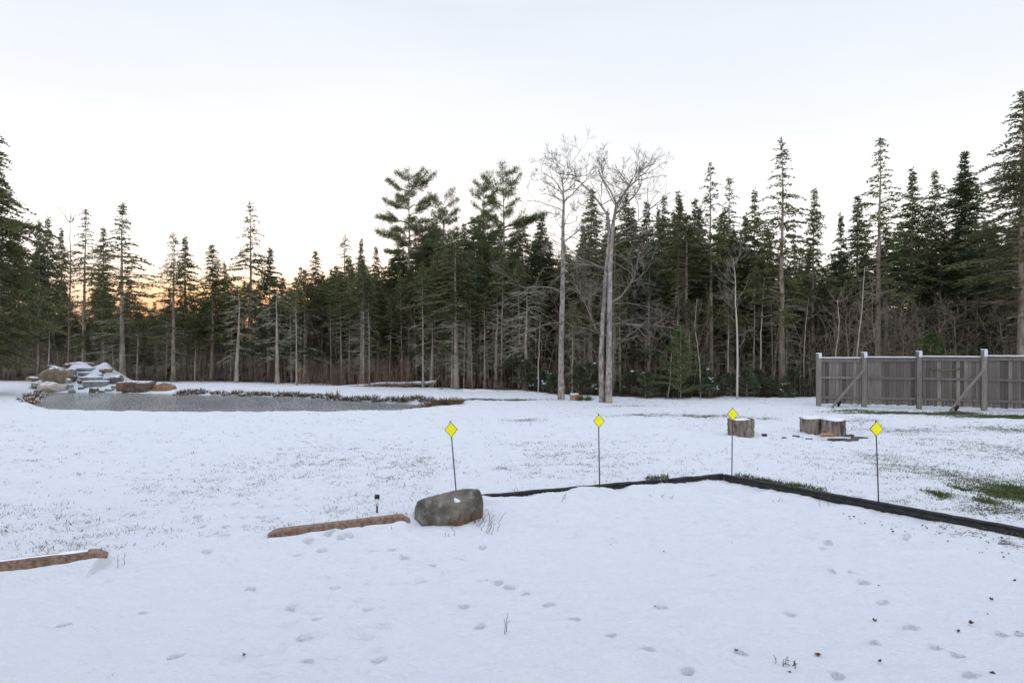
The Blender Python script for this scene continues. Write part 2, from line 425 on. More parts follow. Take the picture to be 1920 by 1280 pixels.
def ground_z(x, y, detail=True):
    x = np.asarray(x, float); y = np.asarray(y, float)
    ey = edge_y(x)
    amt = np.interp(x, [-1.5, -0.5, 3.7, 6], [0.080, 0.135, 0.14, 0.135])
    w = np.interp(x, [-1.3, -0.45], [0.22, 0.03])
    slope = np.interp(x, [3.7, 3.85], [0.93, 0.62])
    d = (y - ey) * slope
    step = amt * sstep(-w, w, d) * (1 - sstep(1.5, 9, y - ey)) * (y > 0)
    z = step
    # slightly rolling snow
    roll = (vnoise(x, y, 1.7, 0) - 0.5) * 0.06 + (vnoise(x, y * 1.6, 0.60, 1) - 0.5) * 0.040 + (vnoise(x + 3, y * 1.9, 0.31, 5) - 0.5) * 0.032
    if detail: roll = roll + (vnoise(x, y * 1.8, 0.16, 2) - 0.5) * 0.030 + (vnoise(x, y * 1.6, 0.075, 3) - 0.5) * 0.020
    if detail:                                  # little hollows where the snow has sunk between the grass
        roll = roll - 0.024 * sstep(0.66, 0.90, vnoise(x, y * 1.5, 0.13, 4)) * sstep(0.35, 0.75, vnoise(x, y, 1.4, 6)) * (y < 14)
        roll = roll - 0.050 * sstep(0.66, 0.92, vnoise(x, y * 1.5, 0.34, 3)) * sstep(0.30, 0.70, vnoise(x, y, 2.3, 2)) * (y > 7) * (y < 32)
    flat = 1 - 0.6 * np.exp(-(d / 0.12) ** 2)
    z = z + roll * flat * (1 - sstep(30, 60, y))
    # snow banked against the edging
    z = z + np.interp(x, [-0.5, 3.4, 3.8, 7], [0.15, 0.12, 0.04, 0.03]) * np.exp(-((d + 0.10) / 0.20) ** 2) * (d < -0.015) * (x > -0.6) * (0.35 + 0.9 * vnoise(x, y, 0.32, 4))
    z = z + 0.045 * np.exp(-((d + 0.02) / 0.05) ** 2) * (d > 0.02) * (x > -0.5) * vnoise(x, y, 0.22, 6) ** 2
    # and against the front of the wheel stops
    on_stop = sstep(-3.25, -3.0, x) * (1 - sstep(-1.45, -1.25, x)) + (x < -4.5) * (x > -7)
    z = z + on_stop * (0.125 * np.exp(-((d + 0.22) / 0.17) ** 2) * (0.74 + 0.10 * vnoise(x, y, 0.45, 5) + 0.08 * vnoise(x, y, 0.09, 2)) * (y > 2))
    # pond basin and its banks
    m = (y > 20) & (y < 45) & (x < 2)
    if np.any(m):
        sd = pond_sd(np.where(m, x, -999), np.where(m, y, -999))
        bowl = -0.22 * (1 - sstep(0.0, np.where(y > 29, 0.9, 0.45), sd)) - 0.35 * sstep(0, 1.2, -sd)
        bank = 0.10 * sstep(0.6, 2.0, sd) * sstep(31, 34, y) * (1 - sstep(2.5, 6, sd))
        z = z + np.where(m, bowl + bank, 0)
    # rock waterfall mound
    lump = 0.75 + 0.5 * vnoise(x, y, 0.55, 6)
    z = z + 1.05 * np.exp(-((x + 24.75) / 1.85) ** 4 - ((y - 37.4) / 1.35) ** 2) * lump
    for cx, cy, hh, rx, ry in ((-23.0, 35.7, 0.30, 0.9, 0.8), (-26.7, 36.7, 0.34, 0.9, 1.0), (-25.0, 35.4, 0.20, 0.6, 0.5), (-23.6, 35.9, 0.30, 0.35, 0.5), (-21.8, 35.0, 0.12, 1.2, 0.5)):
        z = z + hh * np.exp(-((x - cx) / rx) ** 2 - ((y - cy) / ry) ** 2) * lump
    if detail:
        for fx, fy, fr, fa in FOOT:
            m = (np.abs(x - fx) < 0.3) & (np.abs(y - fy) < 0.3)
            if np.any(m):
                dx, dy = x[m] - fx, y[m] - fy
                u = dx * math.cos(fa) + dy * math.sin(fa); v = -dx * math.sin(fa) + dy * math.cos(fa)
                r = np.sqrt((u / 1.35) ** 2 + v ** 2) / fr
                z[m] += -0.070 * (1 - sstep(0.66, 1.05, r)) + 0.008 * np.exp(-((r - 1.25) / 0.25) ** 2)
    return z
def gz(x, y): return float(ground_z(np.array([x]), np.array([y]), False)[0])

def lines(*seg):
    out = []
    for a, b, s0, s1 in seg:
        p = a; L = b - a
        while p < b - 1e-6:
            out.append(p); f = (p - a) / L; p += s0 + (s1 - s0) * f
    out.append(seg[-1][1]); return np.array(out)
half_r = lines((0, 6.5, .018, .018), (6.5, 10, .035, .05), (10, 40, .08, .30), (40, 90, .6, 5), (90, 500, 12, 60))
half_l = lines((0, 5, .018, .018), (5, 10, .035, .05), (10, 40, .08, .16), (40, 90, .6, 5), (90, 500, 12, 60))
xs = np.concatenate([-half_l[::-1], half_r[1:]])
ys = lines((-300, -20, 60, 20), (-20, 4, 4, .2), (4, 7.5, .016, .018), (7.5, 9, .02, .024), (9, 13, .026, .03), (13, 25, .04, .09), (25, 45, .09, .16), (45, 90, .4, 4), (90, 900, 12, 90))
GX, GY = np.meshgrid(xs, ys, indexing='ij')
GZ = ground_z(GX, GY)
nx, ny = GX.shape
V = np.stack([GX, GY, GZ], -1).reshape(-1, 3)
I, J = np.meshgrid(np.arange(nx - 1), np.arange(ny - 1), indexing='ij')
Q = np.stack([I * ny + J, (I + 1) * ny + J, (I + 1) * ny + J + 1, I * ny + J + 1], -1).reshape(-1, 4)

# where snow is thin: R grass, G forest floor, B leaf litter / bare soil
def treeline_y(x):
    return np.interp(x, [-60, -28, -20, -12, -9, -4, 0.5, 3, 6, 9, 11.5, 18, 30], [38, 40, 39.5, 38, 35.5, 34, 32, 29.5, 28, 28, 28.5, 27.5, 27])
def blob(x, y, px, py, rpx, rpy, z=0.1):
    cx, cy = at(px, py, z); x2, _ = at(px + rpx, py, z); _, y2 = at(px, py - rpy, z)
    return np.exp(-((x - cx) / (x2 - cx)) ** 2 - ((y - cy) / (y2 - cy)) ** 2)
GRASS = [(1888, 930, 42, 17, 0.70), (1930, 925, 40, 20, 0.72), (1800, 918, 9, 6, 0.68), (1760, 935, 18, 6, 0.66), (1850, 946, 22, 5, 0.62), (1425, 908, 28, 5, 0.8), (1480, 917, 25, 5, 0.85),
         (1250, 908, 14, 4, 0.7), (1700, 769, 130, 2.4, 0.9), (1900, 775, 120, 3.5, 1.0), (1600, 765, 50, 1.6, 0.8), (1795, 769, 40, 3, 0.95),
         (1200, 772, 90, 5, 0.47), (1330, 774, 90, 5, 0.48), (1430, 779, 60, 4, 0.42), (985, 782, 45, 5, 0.42), (930, 744.5, 130, 1.6, 0.6), (1180, 757, 90, 2, 0.42),
         (1700, 800, 180, 10, 0.34), (1850, 830, 120, 25, 0.31), (1820, 890, 160, 35, 0.32), (1860, 960, 90, 25, 0.36), (940, 880, 30, 8, 0.36), (1060, 850, 120, 30, 0.22),
         (780, 860, 90, 30, 0.22), (620, 850, 120, 30, 0.2), (1650, 850, 140, 30, 0.28), (1890, 800, 90, 10, 0.42), (1620, 782, 60, 4, 0.40)]
def lawn_cover(x, y):
    g = np.zeros_like(x)
    for px, py, rx, ry, a in GRASS: g = np.maximum(g, a * blob(x, y, px, py, rx, ry))
    onlawn = sstep(0.0, 0.25, y - edge_y(x))
    base = 0.14 * vnoise(x, y, 1.1, 5) + 0.12 * vnoise(x, y * 2, 0.4, 6)
    return np.clip((g + base) * onlawn, 0, 1.2)
def litter_cover(x, y):
    g = np.zeros_like(x)
    for px, py, rx, ry, a in ((1690, 985, 70, 10, 0.40), (1800, 1003, 70, 12, 0.50), (1890, 1022, 45, 14, 0.60), (1905, 1130, 30, 40, 0.28)):
        g = np.maximum(g, a * blob(x, y, px, py, rx, ry, 0.0))
    return g
gr = lawn_cover(GX, GY); li = litter_cover(GX, GY)
ty = treeline_y(GX) + (vnoise(GX, GY, 1.3, 7) - 0.5) * 1.2
fo = np.clip(sstep(-0.6, 1.0, GY - ty) * 0.80 + sstep(3, 9, GY - ty) * 0.4, 0, 1.3)
cov = np.stack([gr, fo, li, np.ones_like(gr)], -1).reshape(-1, 4)
mb = MB(); mb.add(V, Q)
gme = mb.mesh("ground", M['ground'])
ca = gme.color_attributes.new("cover", 'FLOAT_COLOR', 'POINT')
ca.data.foreach_set("color", cov.astype(np.float32).ravel())
tag(link("ground", gme), kind="structure")

# pond ice: a sheet a little larger than the basin outline
c = POND.mean(0)
pv = [(x + (x - c[0]) * 0.012, y + (y - c[1]) * 0.05, -0.20) for x, y in POND]
bm = bmesh.new()
f = bm.faces.new([bm.verts.new(p) for p in pv])
r = bmesh.ops.extrude_face_region(bm, geom=[f])
for e in r['geom']:
    if isinstance(e, bmesh.types.BMVert): e.co.z -= 0.06
bmesh.ops.recalc_face_normals(bm, faces=bm.faces)
me = bpy.data.meshes.new("pond_ice"); bm.to_mesh(me); me.materials.append(M['ice'])
tag(link("water", me), kind="structure")

# ------------------------------------------------------------------ tree makers (each makes one tree of unit needs, copied later)
def trunk_mb(rng, H, r0, lean=0.0, wob=0.03, sides=9, top=0.03):
    k = 14; t = np.linspace(0, 1, k)
    P = np.stack([lean * H * t + wob * np.cumsum(rng.normal(size=k)) * t * (1 - t * 0.6), wob * np.cumsum(rng.normal(size=k)) * t * (1 - t * 0.6), t * H], -1)
    P[:, :2] -= P[0, :2]
    R = r0 * ((1 - t) ** 1.05 * (1 - top) + top) + r0 * 0.45 * np.exp(-t * 40)
    P[0, 2] = -0.25
    mb = MB(); mb.tube(P, R, sides)
    return mb, lambda z: np.array([np.interp(z, P[:, 2], P[:, 0]), np.interp(z, P[:, 2], P[:, 1]), z]), lambda z: np.interp(z, P[:, 2], R)

def dead_twigs(mb, rng, tp, z0, z1, count, L, m=0, droop=0.35, fine=5):
    for _ in range(count):
        z = rng.uniform(z0, z1); a = rng.uniform(0, 6.283); l = L * rng.uniform(0.35, 1.0)
        s = np.linspace(0, 1, 5)
        d = np.array([math.cos(a), math.sin(a), 0])
        P = tp(z) + d * (l * s)[:, None] + np.array([0, 0, 1.0]) * (l * (rng.uniform(-0.15, 0.25) * s - droop * s * s * rng.uniform(0.3, 1.3)))[:, None]
        P[1:] += np.cumsum(rng.normal(size=(4, 3)) * 0.045 * l, 0)
        mb.tube(P, np.linspace(0.012, 0.004, 5), 3, m, cap=False)
        for _ in range(fine):
            f = rng.uniform(0.25, 0.95); i = min(3, int(f * 4)); p = P[i] + (P[i + 1] - P[i]) * (f * 4 - i)
            aa = a + rng.choice([-1, 1]) * rng.uniform(0.5, 1.1); ll = l * rng.uniform(0.15, 0.4)
            q = p + np.array([math.cos(aa), math.sin(aa), rng.uniform(-0.5, 0.25)]) * ll
            mid = (p + q) / 2 + rng.normal(size=3) * 0.04 * ll
            mb.tube([p, mid, q], [0.008, 0.006, 0.004], 3, m, cap=False)

def spruce(seed, H, R, cb, needle_m, dens=1.0, droop=0.25, power=0.85, r0=None, dead=44, gaps=0.0, lean=0.0, spacing=0.20, tw=1.0, pale=False):
    """trunk, crown, dead lower branches of one spruce or fir, height H, crown radius R from cb*H up"""
    rng = np.random.default_rng(seed)
    r0 = r0 or 0.0105 * H
    tmb, tp, tr = trunk_mb(rng, H, r0, lean)
    cmb = MB(); z = cb * H; zc = cb * H
    Ps, Ds, Ls, Ws = [], [], [], []
    while z < H - 0.05:
        t = (H - z) / (H - zc)
        nb = int(rng.integers(4, 7) * dens + 0.5)
        a0 = rng.uniform(0, 6.28)
        side = 1.0 + 0.25 * math.sin(z * 1.7 + seed)
        for b in range(nb):
            if rng.random() < gaps: continue
            a = a0 + b * 6.283 / nb + rng.normal() * 0.25
            zz = min(H - 0.03, max(0.5, z + rng.uniform(-0.7, 0.7) * spacing))
            fall = min(1.0, 0.35 + (1 - t) * 3.0) if t > 0.8 else 1.0
            lobe = 0.62 + 0.76 * float(vnoise(math.cos(a) * 1.3 + seed, math.sin(a) * 1.3 + zz * 0.55, 0.8, seed))
            L = max(0.09, 1.22 * R * t ** (power + 0.14) * rng.uniform(0.45, 1.25) * side * lobe * (0.55 + 0.45 * fall))
            up = 0.95 * (1 - t) ** 1.3 + 0.12 + rng.normal() * 0.17
            dr = droop * (0.5 + t) * rng.uniform(0.7, 1.4)
            s = np.linspace(0, 1, 6)
            d = np.array([math.cos(a), math.sin(a), 0.0]); n_ = np.array([-math.sin(a), math.cos(a), 0.0])
            BP = tp(zz) + d * (L * s)[:, None] + n_ * (L * 0.08 * rng.normal() * s ** 2)[:, None]
            BP[:, 2] += L * (up * s - (up + dr) * s ** 2 + 0.55 * dr * s ** 3.5)
            cmb.tube(BP, np.linspace(0.006 + 0.009 * L, 0.004, 6), 3, 1, cap=False)
            step = 0.039 / dens
            k = max(3, int(L * 0.92 / step))
            f = np.linspace(0.10 if t < 0.5 else 0.28, 1.0, k) + rng.normal(size=k) * 0.02
            f = np.clip(f, 0, 1)
            base = np.stack([np.interp(f, s, BP[:, c]) for c in range(3)], -1)
            tl = (0.30 * L * (1 - f * 0.75) + 0.07) * rng.uniform(0.5, 1.15, k)
            tl = np.minimum(tl, 0.55)
            sg = rng.choice([-1, 1], k); ang = rng.uniform(0.5, 1.05, k)
            td = d * np.cos(ang)[:, None] + n_ * (sg * np.sin(ang))[:, None]
            td[:, 2] += rng.uniform(-0.95, 0.25, k)
            # needles along every twig
            for j in range(4):
                g = j / 4.0
                keep = (tl > 0.10 * j)
                if not keep.any(): break
                pp = base + td * (tl * g)[:, None]
                dd = td + rng.normal(size=(k, 3)) * 0.40
                Ps.append(pp[keep]); Ds.append(dd[keep]); Ls.append(np.maximum(0.10, tl * 0.45)[keep] * rng.uniform(0.8, 1.25, keep.sum())); Ws.append(rng.uniform(0.040, 0.068, keep.sum()) * tw)
            # needles on the branch itself
            Ps.append(base); dd = np.tile(d, (k, 1)) + rng.normal(size=(k, 3)) * 0.4; dd[:, 2] += 0.1
            Ds.append(dd); Ls.append(rng.uniform(0.09, 0.16, k)); Ws.append(np.full(k, 0.05 * tw))
        z += spacing * rng.uniform(0.7, 1.3) * (0.45 + 0.55 * t)
    k = 26                                     # leader
    zz = rng.uniform(H - 0.9, H + 0.05, k)
    Ps.append(np.array([tp(min(q, H)) for q in zz])); dd = rng.normal(size=(k, 3)) * 0.5; dd[:, 2] = 1; Ds.append(dd); Ls.append(np.full(k, 0.17)); Ws.append(np.full(k, 0.03))
    cmb.sprays(np.vstack(Ps), np.vstack(Ds), np.concatenate(Ls), np.concatenate(Ws), 0, rng)
    dmb = None
    if dead:
        dmb = MB(); dead_twigs(dmb, rng, tp, 0.12 * H, (cb + 0.10) * H, dead, R * 0.7, fine=9)
    return tmb, cmb, dmb

def pine(seed, H, cb, specs, needle_m, r0=0.17, lean=0.0):
    """white pine: few long limbs with flat plates of needle tufts; specs = (z fraction, azimuth, length, rise)"""
    rng = np.random.default_rng(seed)
    tmb, tp, tr = trunk_mb(rng, H, r0, lean, 0.05)
    cmb = MB(); Ps, Ds = [], []
    for fz, a, L, rise in specs:
        s = np.linspace(0, 1, 7)
        d = np.array([math.cos(a), math.sin(a), 0.0])
        P = tp(fz * H) + d * (L * s)[:, None]
        P[:, 2] += L * (rise * s + 0.18 * s * s) + rng.normal(size=7) * 0.03 * L
        cmb.tube(P, np.linspace(0.015 + 0.018 * L, 0.008, 7), 4, 1, cap=False)
        for f in np.linspace(0.25, 1.0, max(5, int(L * 9))):
            p = np.array([np.interp(f, s, P[:, c]) for c in range(3)])
            for sgn in (-1, 1):
                aa = a + sgn * rng.uniform(0.35, 1.1); l = (0.42 * L * (1.15 - f) + 0.15) * rng.uniform(0.5, 1.1)
                q = p + np.array([math.cos(aa), math.sin(aa), rng.uniform(-0.1, 0.75)]) * l
                cmb.tube([p, (p + q) / 2 + rng.normal(size=3) * 0.02, q], [0.012, 0.008, 0.005], 3, 1, cap=False)
                nt = max(2, int(l / 0.11))
                for g in np.linspace(0.35, 1.0, nt):
                    c_ = p + (q - p) * g; k = 13
                    dd = rng.normal(size=(k, 3)); dd += (q - p) / (np.linalg.norm(q - p) + 1e-6) * 0.7; dd[:, 2] += 0.35
                    Ps.append(np.tile(c_, (k, 1)) + rng.normal(size=(k, 3)) * 0.06); Ds.append(dd)
    Ps = np.vstack(Ps); k = len(Ps)
    cmb.sprays(Ps, np.vstack(Ds), rng.uniform(0.12, 0.20, k), rng.uniform(0.016, 0.030, k), 0, rng)
    dmb = MB(); dead_twigs(dmb, rng, tp, 0.2 * H, cb * H, 26, 1.2)
    return tmb, cmb, dmb
def pine_specs(seed, cb, n, L, taper=0.6, rise=0.25):
    rng = np.random.default_rng(seed); out = []
    for i in range(n):
        f = cb + (1 - cb) * (i + rng.uniform(0, 0.7)) / n * 0.97
        t = (f - cb) / (1 - cb)
        out.append((f, i * 2.4 + rng.uniform(-0.5, 0.5), L * (1 - taper * t) * rng.uniform(0.55, 1.1), rise * rng.uniform(0.2, 1.2) + 0.55 * t * t))
    return out

def make_tree(name, label, cat, parts, mats, group=None, loc=(0, 0, 0)):
    t = thing(name, label, cat, loc, 0, group)
    tmb, cmb, dmb = parts
    link("trunk", tmb.mesh("trunk", mats[0]), t)
    link("crown", cmb.mesh("crown", [mats[1], mats[0]], smooth=False), t)
    if dmb is not None and dmb.n: link("dead_branches", dmb.mesh("dead_branches", mats[2]), t)
    return t

B, BP, TL, TB = M['bark'], M['bark_pale'], M['twig_lichen'], M['twig_brown']
# prototypes: (builder, H, R). Each is moved to its first place and copied for the rest
PROTO = {}
def proto(key, H, R, parts, mats): PROTO[key] = dict(H=H, R=R, parts=parts, mats=mats, first=None)
N_, NP, NF = M['needle'], M['needle_pine'], M['needle_fir']
proto('narrow_a', 11, 1.0, spruce(11, 11, 1.0, 0.30, N_, 1.0, 0.22, 0.75), (B, N_, TB))
proto('narrow_b', 11, 1.0, spruce(12, 11, 1.0, 0.34, N_, 1.0, 0.30, 0.7), (B, N_, TL))
proto('narrow_c', 10, 0.9, spruce(13, 10, 0.9, 0.25, NF, 1.1, 0.15, 0.8), (B, NF, TB))
proto('full_a', 10, 1.5, spruce(21, 10, 1.5, 0.28, N_, 1.0, 0.25, 0.85), (B, N_, TL))
proto('full_b', 10, 1.5, spruce(22, 10, 1.5, 0.27, N_, 1.0, 0.30, 0.75), (B, N_, TB))
proto('full_c', 9, 1.5, spruce(23, 9, 1.5, 0.22, NF, 1.0, 0.20, 0.9), (B, NF, TB))
proto('open_a', 12, 1.3, spruce(31, 12, 1.35, 0.36, N_, 0.8, 0.30, 0.65, gaps=0.15, spacing=0.30), (B, N_, TL))
proto('open_b', 12, 1.3, spruce(32, 12, 1.35, 0.30, N_, 0.8, 0.22, 0.75, gaps=0.18, spacing=0.30), (B, N_, TL))
proto('open_c', 12, 1.4, spruce(33, 12, 1.45, 0.30, N_, 0.85, 0.32, 0.7, gaps=0.15, spacing=0.32), (B, N_, TB))
proto('wide', 11, 1.6, spruce(34, 11, 1.75, 0.32, N_, 0.8, 0.10, 1.0, gaps=0.10, spacing=0.26, dead=46), (BP, N_, TL))
proto('fir', 12, 1.5, spruce(41, 12, 1.55, 0.20, NF, 1.25, 0.12, 0.8, spacing=0.17), (B, NF, TL))
proto('lichen', 11, 1.4, spruce(42, 11, 1.3, 0.45, N_, 0.8, 0.40, 0.7, gaps=0.2, dead=140), (BP, N_, TL))
proto('high', 11, 1.1, spruce(43, 11, 1.1, 0.62, N_, 1.0, 0.30, 0.7, dead=55), (B, N_, TB))
proto('high_b', 11, 1.1, spruce(44, 11, 1.15, 0.55, NF, 1.0, 0.25, 0.8, dead=60), (BP, NF, TL))
proto('pole', 9, 0.9, spruce(45, 9, 0.85, 0.70, N_, 0.9, 0.3, 0.7, r0=0.075, dead=70, lean=0.012), (BP, N_, TL))
proto('pole_b', 9, 0.9, spruce(46, 9, 0.8, 0.62, N_, 0.9, 0.3, 0.7, r0=0.062, dead=60, lean=-0.02), (B, N_, TL))
proto('big', 13, 2.4, spruce(51, 13, 2.3, 0.12, N_, 1.1, 0.34, 0.7, spacing=0.24, r0=0.2, dead=20), (B, N_, TB))
proto('big_b', 15, 2.2, spruce(52, 15, 2.1, 0.28, N_, 0.95, 0.30, 0.6, spacing=0.28, gaps=0.08, r0=0.22, dead=20), (B, N_, TB))

def plant(key, name, label, cat, px, D, top, half=None, group=None, rz=None, x=None):
    """stand a tree of that kind at pixel column px, D metres off, its tip at pixel row top"""
    p = PROTO[key]; X = (px - 960) / F * D if x is None else x
    z = gz(X, D); h = ztop(top, D) - z
    sz = h / p['H']; sx = (half / F * D / p['R']) if half else sz
    sx = min(max(sx, 0.7 * sz), 1.9 * sz)
    rz = random.Random(int(px * 7 + D * 13)).uniform(0, 6.28) if rz is None else rz
    if p['first'] is None:
        t = make_tree(name, label, cat, p['parts'], p['mats'], group, (X, D, z))
        t.rotation_euler = (0, 0, rz); t.scale = (sx, sx, sz); p['first'] = t; p['parts'] = None
    else:
        t = dup(p['first'], (X, D, z), rz, (sx, sx, sz), label, group, cat)
        t.name = name
        if not group and 'group' in t: del t['group']
    return t

FRONT = 'conifers along the edge of the yard'
TREES = [
 ('big', 'large dark spruce with sweeping boughs, cut off by the left end of the wood', -18, 30, 215, 88),
 ('full_c', 'bushy dark spruce just right of the big left-end spruce, lower of two touching tops', 72, 42, 414, 34),
 ('full_a', 'dark spruce whose top stands close against the bushy one near the left end', 90, 43, 408, 30),
 ('narrow_b', 'thin faint spire spruce between the bare reddish sapling and twin dark tops', 115, 47, 428, 17),
 ('open_a', 'slender bare-stemmed spruce, tallest spire above the left slope of the waterfall rocks', 157, 41, 394, 30),
 ('narrow_a', 'narrow spruce spire between the slender one and the broad pale-trunked one behind the waterfall', 193, 43, 428, 22),
 ('wide', 'tall spruce with broad open boughs and a pale trunk right behind the waterfall rocks', 230, 39.5, 383, 52),
 ('open_b', 'ragged spruce with pale trunk behind the pond, left of a touching twin spire', 325, 39.5, 436, 30),
 ('narrow_b', 'narrow spruce right of the ragged pale-trunked one behind the pond', 347, 42, 444, 24),
 ('full_b', 'broad low spruce with a blunt top in the sunset gap behind the pond', 397, 40.5, 460, 38),
 ('full_a', 'small bushy spruce tucked between the blunt low one and the tallest spire by the pond', 423, 43, 492, 28),
 ('open_c', 'tallest spruce behind the pond, thin feathered tip high over its neighbours', 470, 42, 381, 36),
 ('full_c', 'dense spruce on the right shoulder of the tallest one behind the pond', 505, 41, 464, 36),
 ('narrow_c', 'short spruce at the left side of the bright sunset notch', 527, 44, 520, 22),
 ('full_b', 'pointed spruce at the right side of the bright sunset notch', 593, 41, 472, 32),
 ('narrow_a', 'low narrow spruce tip between the notch spruce and the ragged tall one', 618, 43, 505, 20),
 ('open_b', 'ragged tall spruce left of the flat-topped pine, above the red brush', 647, 41, 442, 30),
 ('narrow_b', 'thin spire just right of the ragged tall spruce above the red brush', 677, 43, 448, 18),
 ('full_a', 'bushy spruce with orange glow behind it, left of the flat-topped pine', 708, 42, 462, 30),
 ('lichen', 'mid green spruce in front of the wood with lichen-grey dead boughs above the red brush', 679, 36, 505, 48),
 ('full_b', 'dark green spruce directly below the flat-topped pine', 737, 41, 485, 40),
 ('full_a', 'green spruce filling the gap right under the pine pair', 795, 40, 475, 40),
 ('lichen', 'pale-trunked spruce with bare lichen boughs standing forward of the central pines', 855, 33.8, 435, 44),
 ('high_b', 'straight grey-trunked conifer just right of the pale one in front of the central pines', 880, 35.0, 470, 32),
 ('narrow_c', 'narrow blue-green spruce spire between the long-limbed pine and the bare trees', 1015, 36, 402, 34),
 ('narrow_a', 'spruce spire seen between the two big bare trees', 1106, 34, 356, 34),
 ('narrow_b', 'spruce top behind the crown of the larger bare tree', 1173, 34, 362, 30),
 ('full_b', 'low spruce seen through the limbs of the larger bare tree', 1150, 36, 430, 40),
 ('narrow_c', 'dark spruce spire right of the larger bare trunk, first past its crown', 1216, 35, 378, 28),
 ('narrow_a', 'dark spruce spire second past the larger bare tree', 1245, 36, 368, 26),
 ('narrow_b', 'dark spruce spire third past the larger bare tree, by the tip of its longest limb', 1273, 35, 360, 28),
 ('narrow_c', 'dark spruce spire fourth past the larger bare tree', 1300, 37, 374, 26),
 ('open_c', 'tall open spruce with a bare stem, first one left of the white forked birch', 1333, 32.5, 307, 40),
 ('open_a', 'thin open spruce leaning close on the right of the tufted tall one', 1366, 33.5, 335, 34),
 ('full_a', 'dense dark spruce directly behind the white birch', 1412, 33.5, 355, 36),
 ('open_b', 'tallest spruce right of the white birch, tiered boughs down to a bare grey stem', 1466, 31, 261, 46),
 ('narrow_a', 'needle-thin spruce spire behind the left end of the fence', 1524, 34, 355, 26),
 ('full_c', 'short broad spruce behind the first fence panel', 1575, 35, 402, 34),
 ('narrow_c', 'dense spruce just left of the tall open one behind the fence', 1605, 34, 366, 28),
 ('open_a', 'tall open spruce with long upswept boughs behind the second fence post', 1646, 31, 263, 46),
 ('narrow_b', 'spruce with a bent thin tip, left of a lichen-hung pair behind the fence', 1711, 33, 317, 32),
 ('lichen', 'spruce hung with pale lichen behind the third fence post', 1752, 32.5, 320, 36),
 ('fir', 'dense dark fir with an even cone behind the third fence panel', 1808, 31, 287, 50),
 ('full_b', 'lower spruce between the even dark fir and the huge right-end spruce', 1862, 33, 420, 44),
 ('big_b', 'huge spruce with layered drooping boughs at the right end behind the fence', 1918, 27.5, 172, 92),
]
for key, lab, px, D, top, half in TREES:
    plant(key, 'fir_tree' if key == 'fir' else 'spruce_tree', lab, 'tree', px, D, top, half * (1.25 if key.startswith('big') else 1.5), FRONT)

# the pines
def plant_pine(lab, px, D, top, seed, cb, specs, lean=0.0, r0=0.17):
    X = (px - 960) / F * D; z = gz(X, D); h = ztop(top, D) - z
    return make_tree('pine_tree', lab, 'tree', pine(seed, h, cb, specs(h), NP, r0, lean), (B, NP, TL), 'pines rising over the middle of the wood', (X, D, z))
plant_pine('flat-topped pine with open tiers of needles and a bare dark stem over the sunset glow', 768, 40, 325, 61, 0.60,
           lambda h: [(0.97, 0.4, 0.8, 0.7), (0.96, 2.6, 0.9, 0.6), (0.95, 4.6, 0.7, 0.7), (0.92, 0.1, 1.5, 0.45), (0.91, 3.3, 1.3, 0.35), (0.90, 5.2, 1.2, 0.4), (0.88, 1.6, 1.2, 0.4),
                      (0.84, 0.2, 1.6, 0.2), (0.83, 3.0, 1.5, 0.15), (0.82, 4.4, 1.2, 0.2), (0.76, 3.2, 1.9, 0.05), (0.75, 0.0, 1.3, 0.1), (0.74, 5.0, 1.3, 0.1), (0.73, 1.5, 1.3, 0.1),
                      (0.69, 3.1, 2.0, 0.0), (0.68, 0.2, 1.9, 0.0), (0.66, 4.4, 1.4, 0.0), (0.63, 6.1, 2.1, -0.05), (0.61, 2.9, 1.5, -0.05), (0.93, 5.9, 1.2, 0.5), (0.86, 2.2, 1.4, 0.35), (0.80, 5.8, 1.5, 0.15), (0.72, 2.4, 1.6, 0.05), (0.70, 5.6, 1.7, 0.0), (0.655, 2.0, 1.6, 0.0)])
plant_pine('broad shaggy pine second right of the flat-topped one', 838, 38, 370, 62, 0.45, lambda h: pine_specs(5, 0.42, 32, 1.75, 0.5, 0.2))
plant_pine('tall dense pine left of the long-limbed one over the middle of the wood', 900, 38, 336, 63, 0.42, lambda h: pine_specs(6, 0.40, 40, 1.45, 0.55, 0.22))
plant_pine('pine with one long limb reaching right towards the bare trees', 945, 37.5, 323, 64, 0.50,
           lambda h: pine_specs(8, 0.45, 30, 1.5, 0.35, 0.2) + [(0.74, 0.05, 2.3, 0.10), (0.73, 0.3, 1.9, 0.2)])

# filler conifers inside the wood
def fill_level(px):
    return np.interp(px, [-300, 0, 60, 110, 180, 300, 560, 600, 680, 760, 850, 950, 1030, 1100, 1300, 1400, 1500, 1600, 1700, 1800, 1920, 2250],
                     [380, 440, 480, 545, 560, 565, 560, 530, 500, 485, 445, 455, 480, 440, 425, 440, 480, 470, 430, 420, 380, 350])
ZONES = [(-320, 300, 30, 43, 62, 'dark crowded conifer in the wood behind the waterfall rocks', 'conifers behind the waterfall rocks'),
         (300, 560, 19, 43.5, 62, 'dark crowded conifer in the wood behind the icy pond', 'conifers behind the pond'),
         (560, 770, 22, 37, 56, 'slim-trunked crowded conifer in the wood behind the red brush', 'conifers behind the red brush'),
         (770, 1040, 26, 35, 54, 'slim-trunked crowded conifer in the wood under the pines', 'conifers under the pines'),
         (1040, 1310, 25, 32, 52, 'dark crowded conifer in the wood behind the two big bare trees', 'conifers behind the bare trees'),
         (1310, 1530, 20, 33, 50, 'dark crowded conifer in the wood behind the white birch', 'conifers behind the birch'),
         (1530, 2260, 40, 31, 50, 'dark crowded conifer in the wood behind the wooden fence', 'conifers behind the fence')]
rnd = random.Random(5)
KEYS = ['high', 'high_b', 'high', 'narrow_a', 'narrow_b', 'full_b', 'full_a', 'full_c', 'high_b', 'narrow_c']
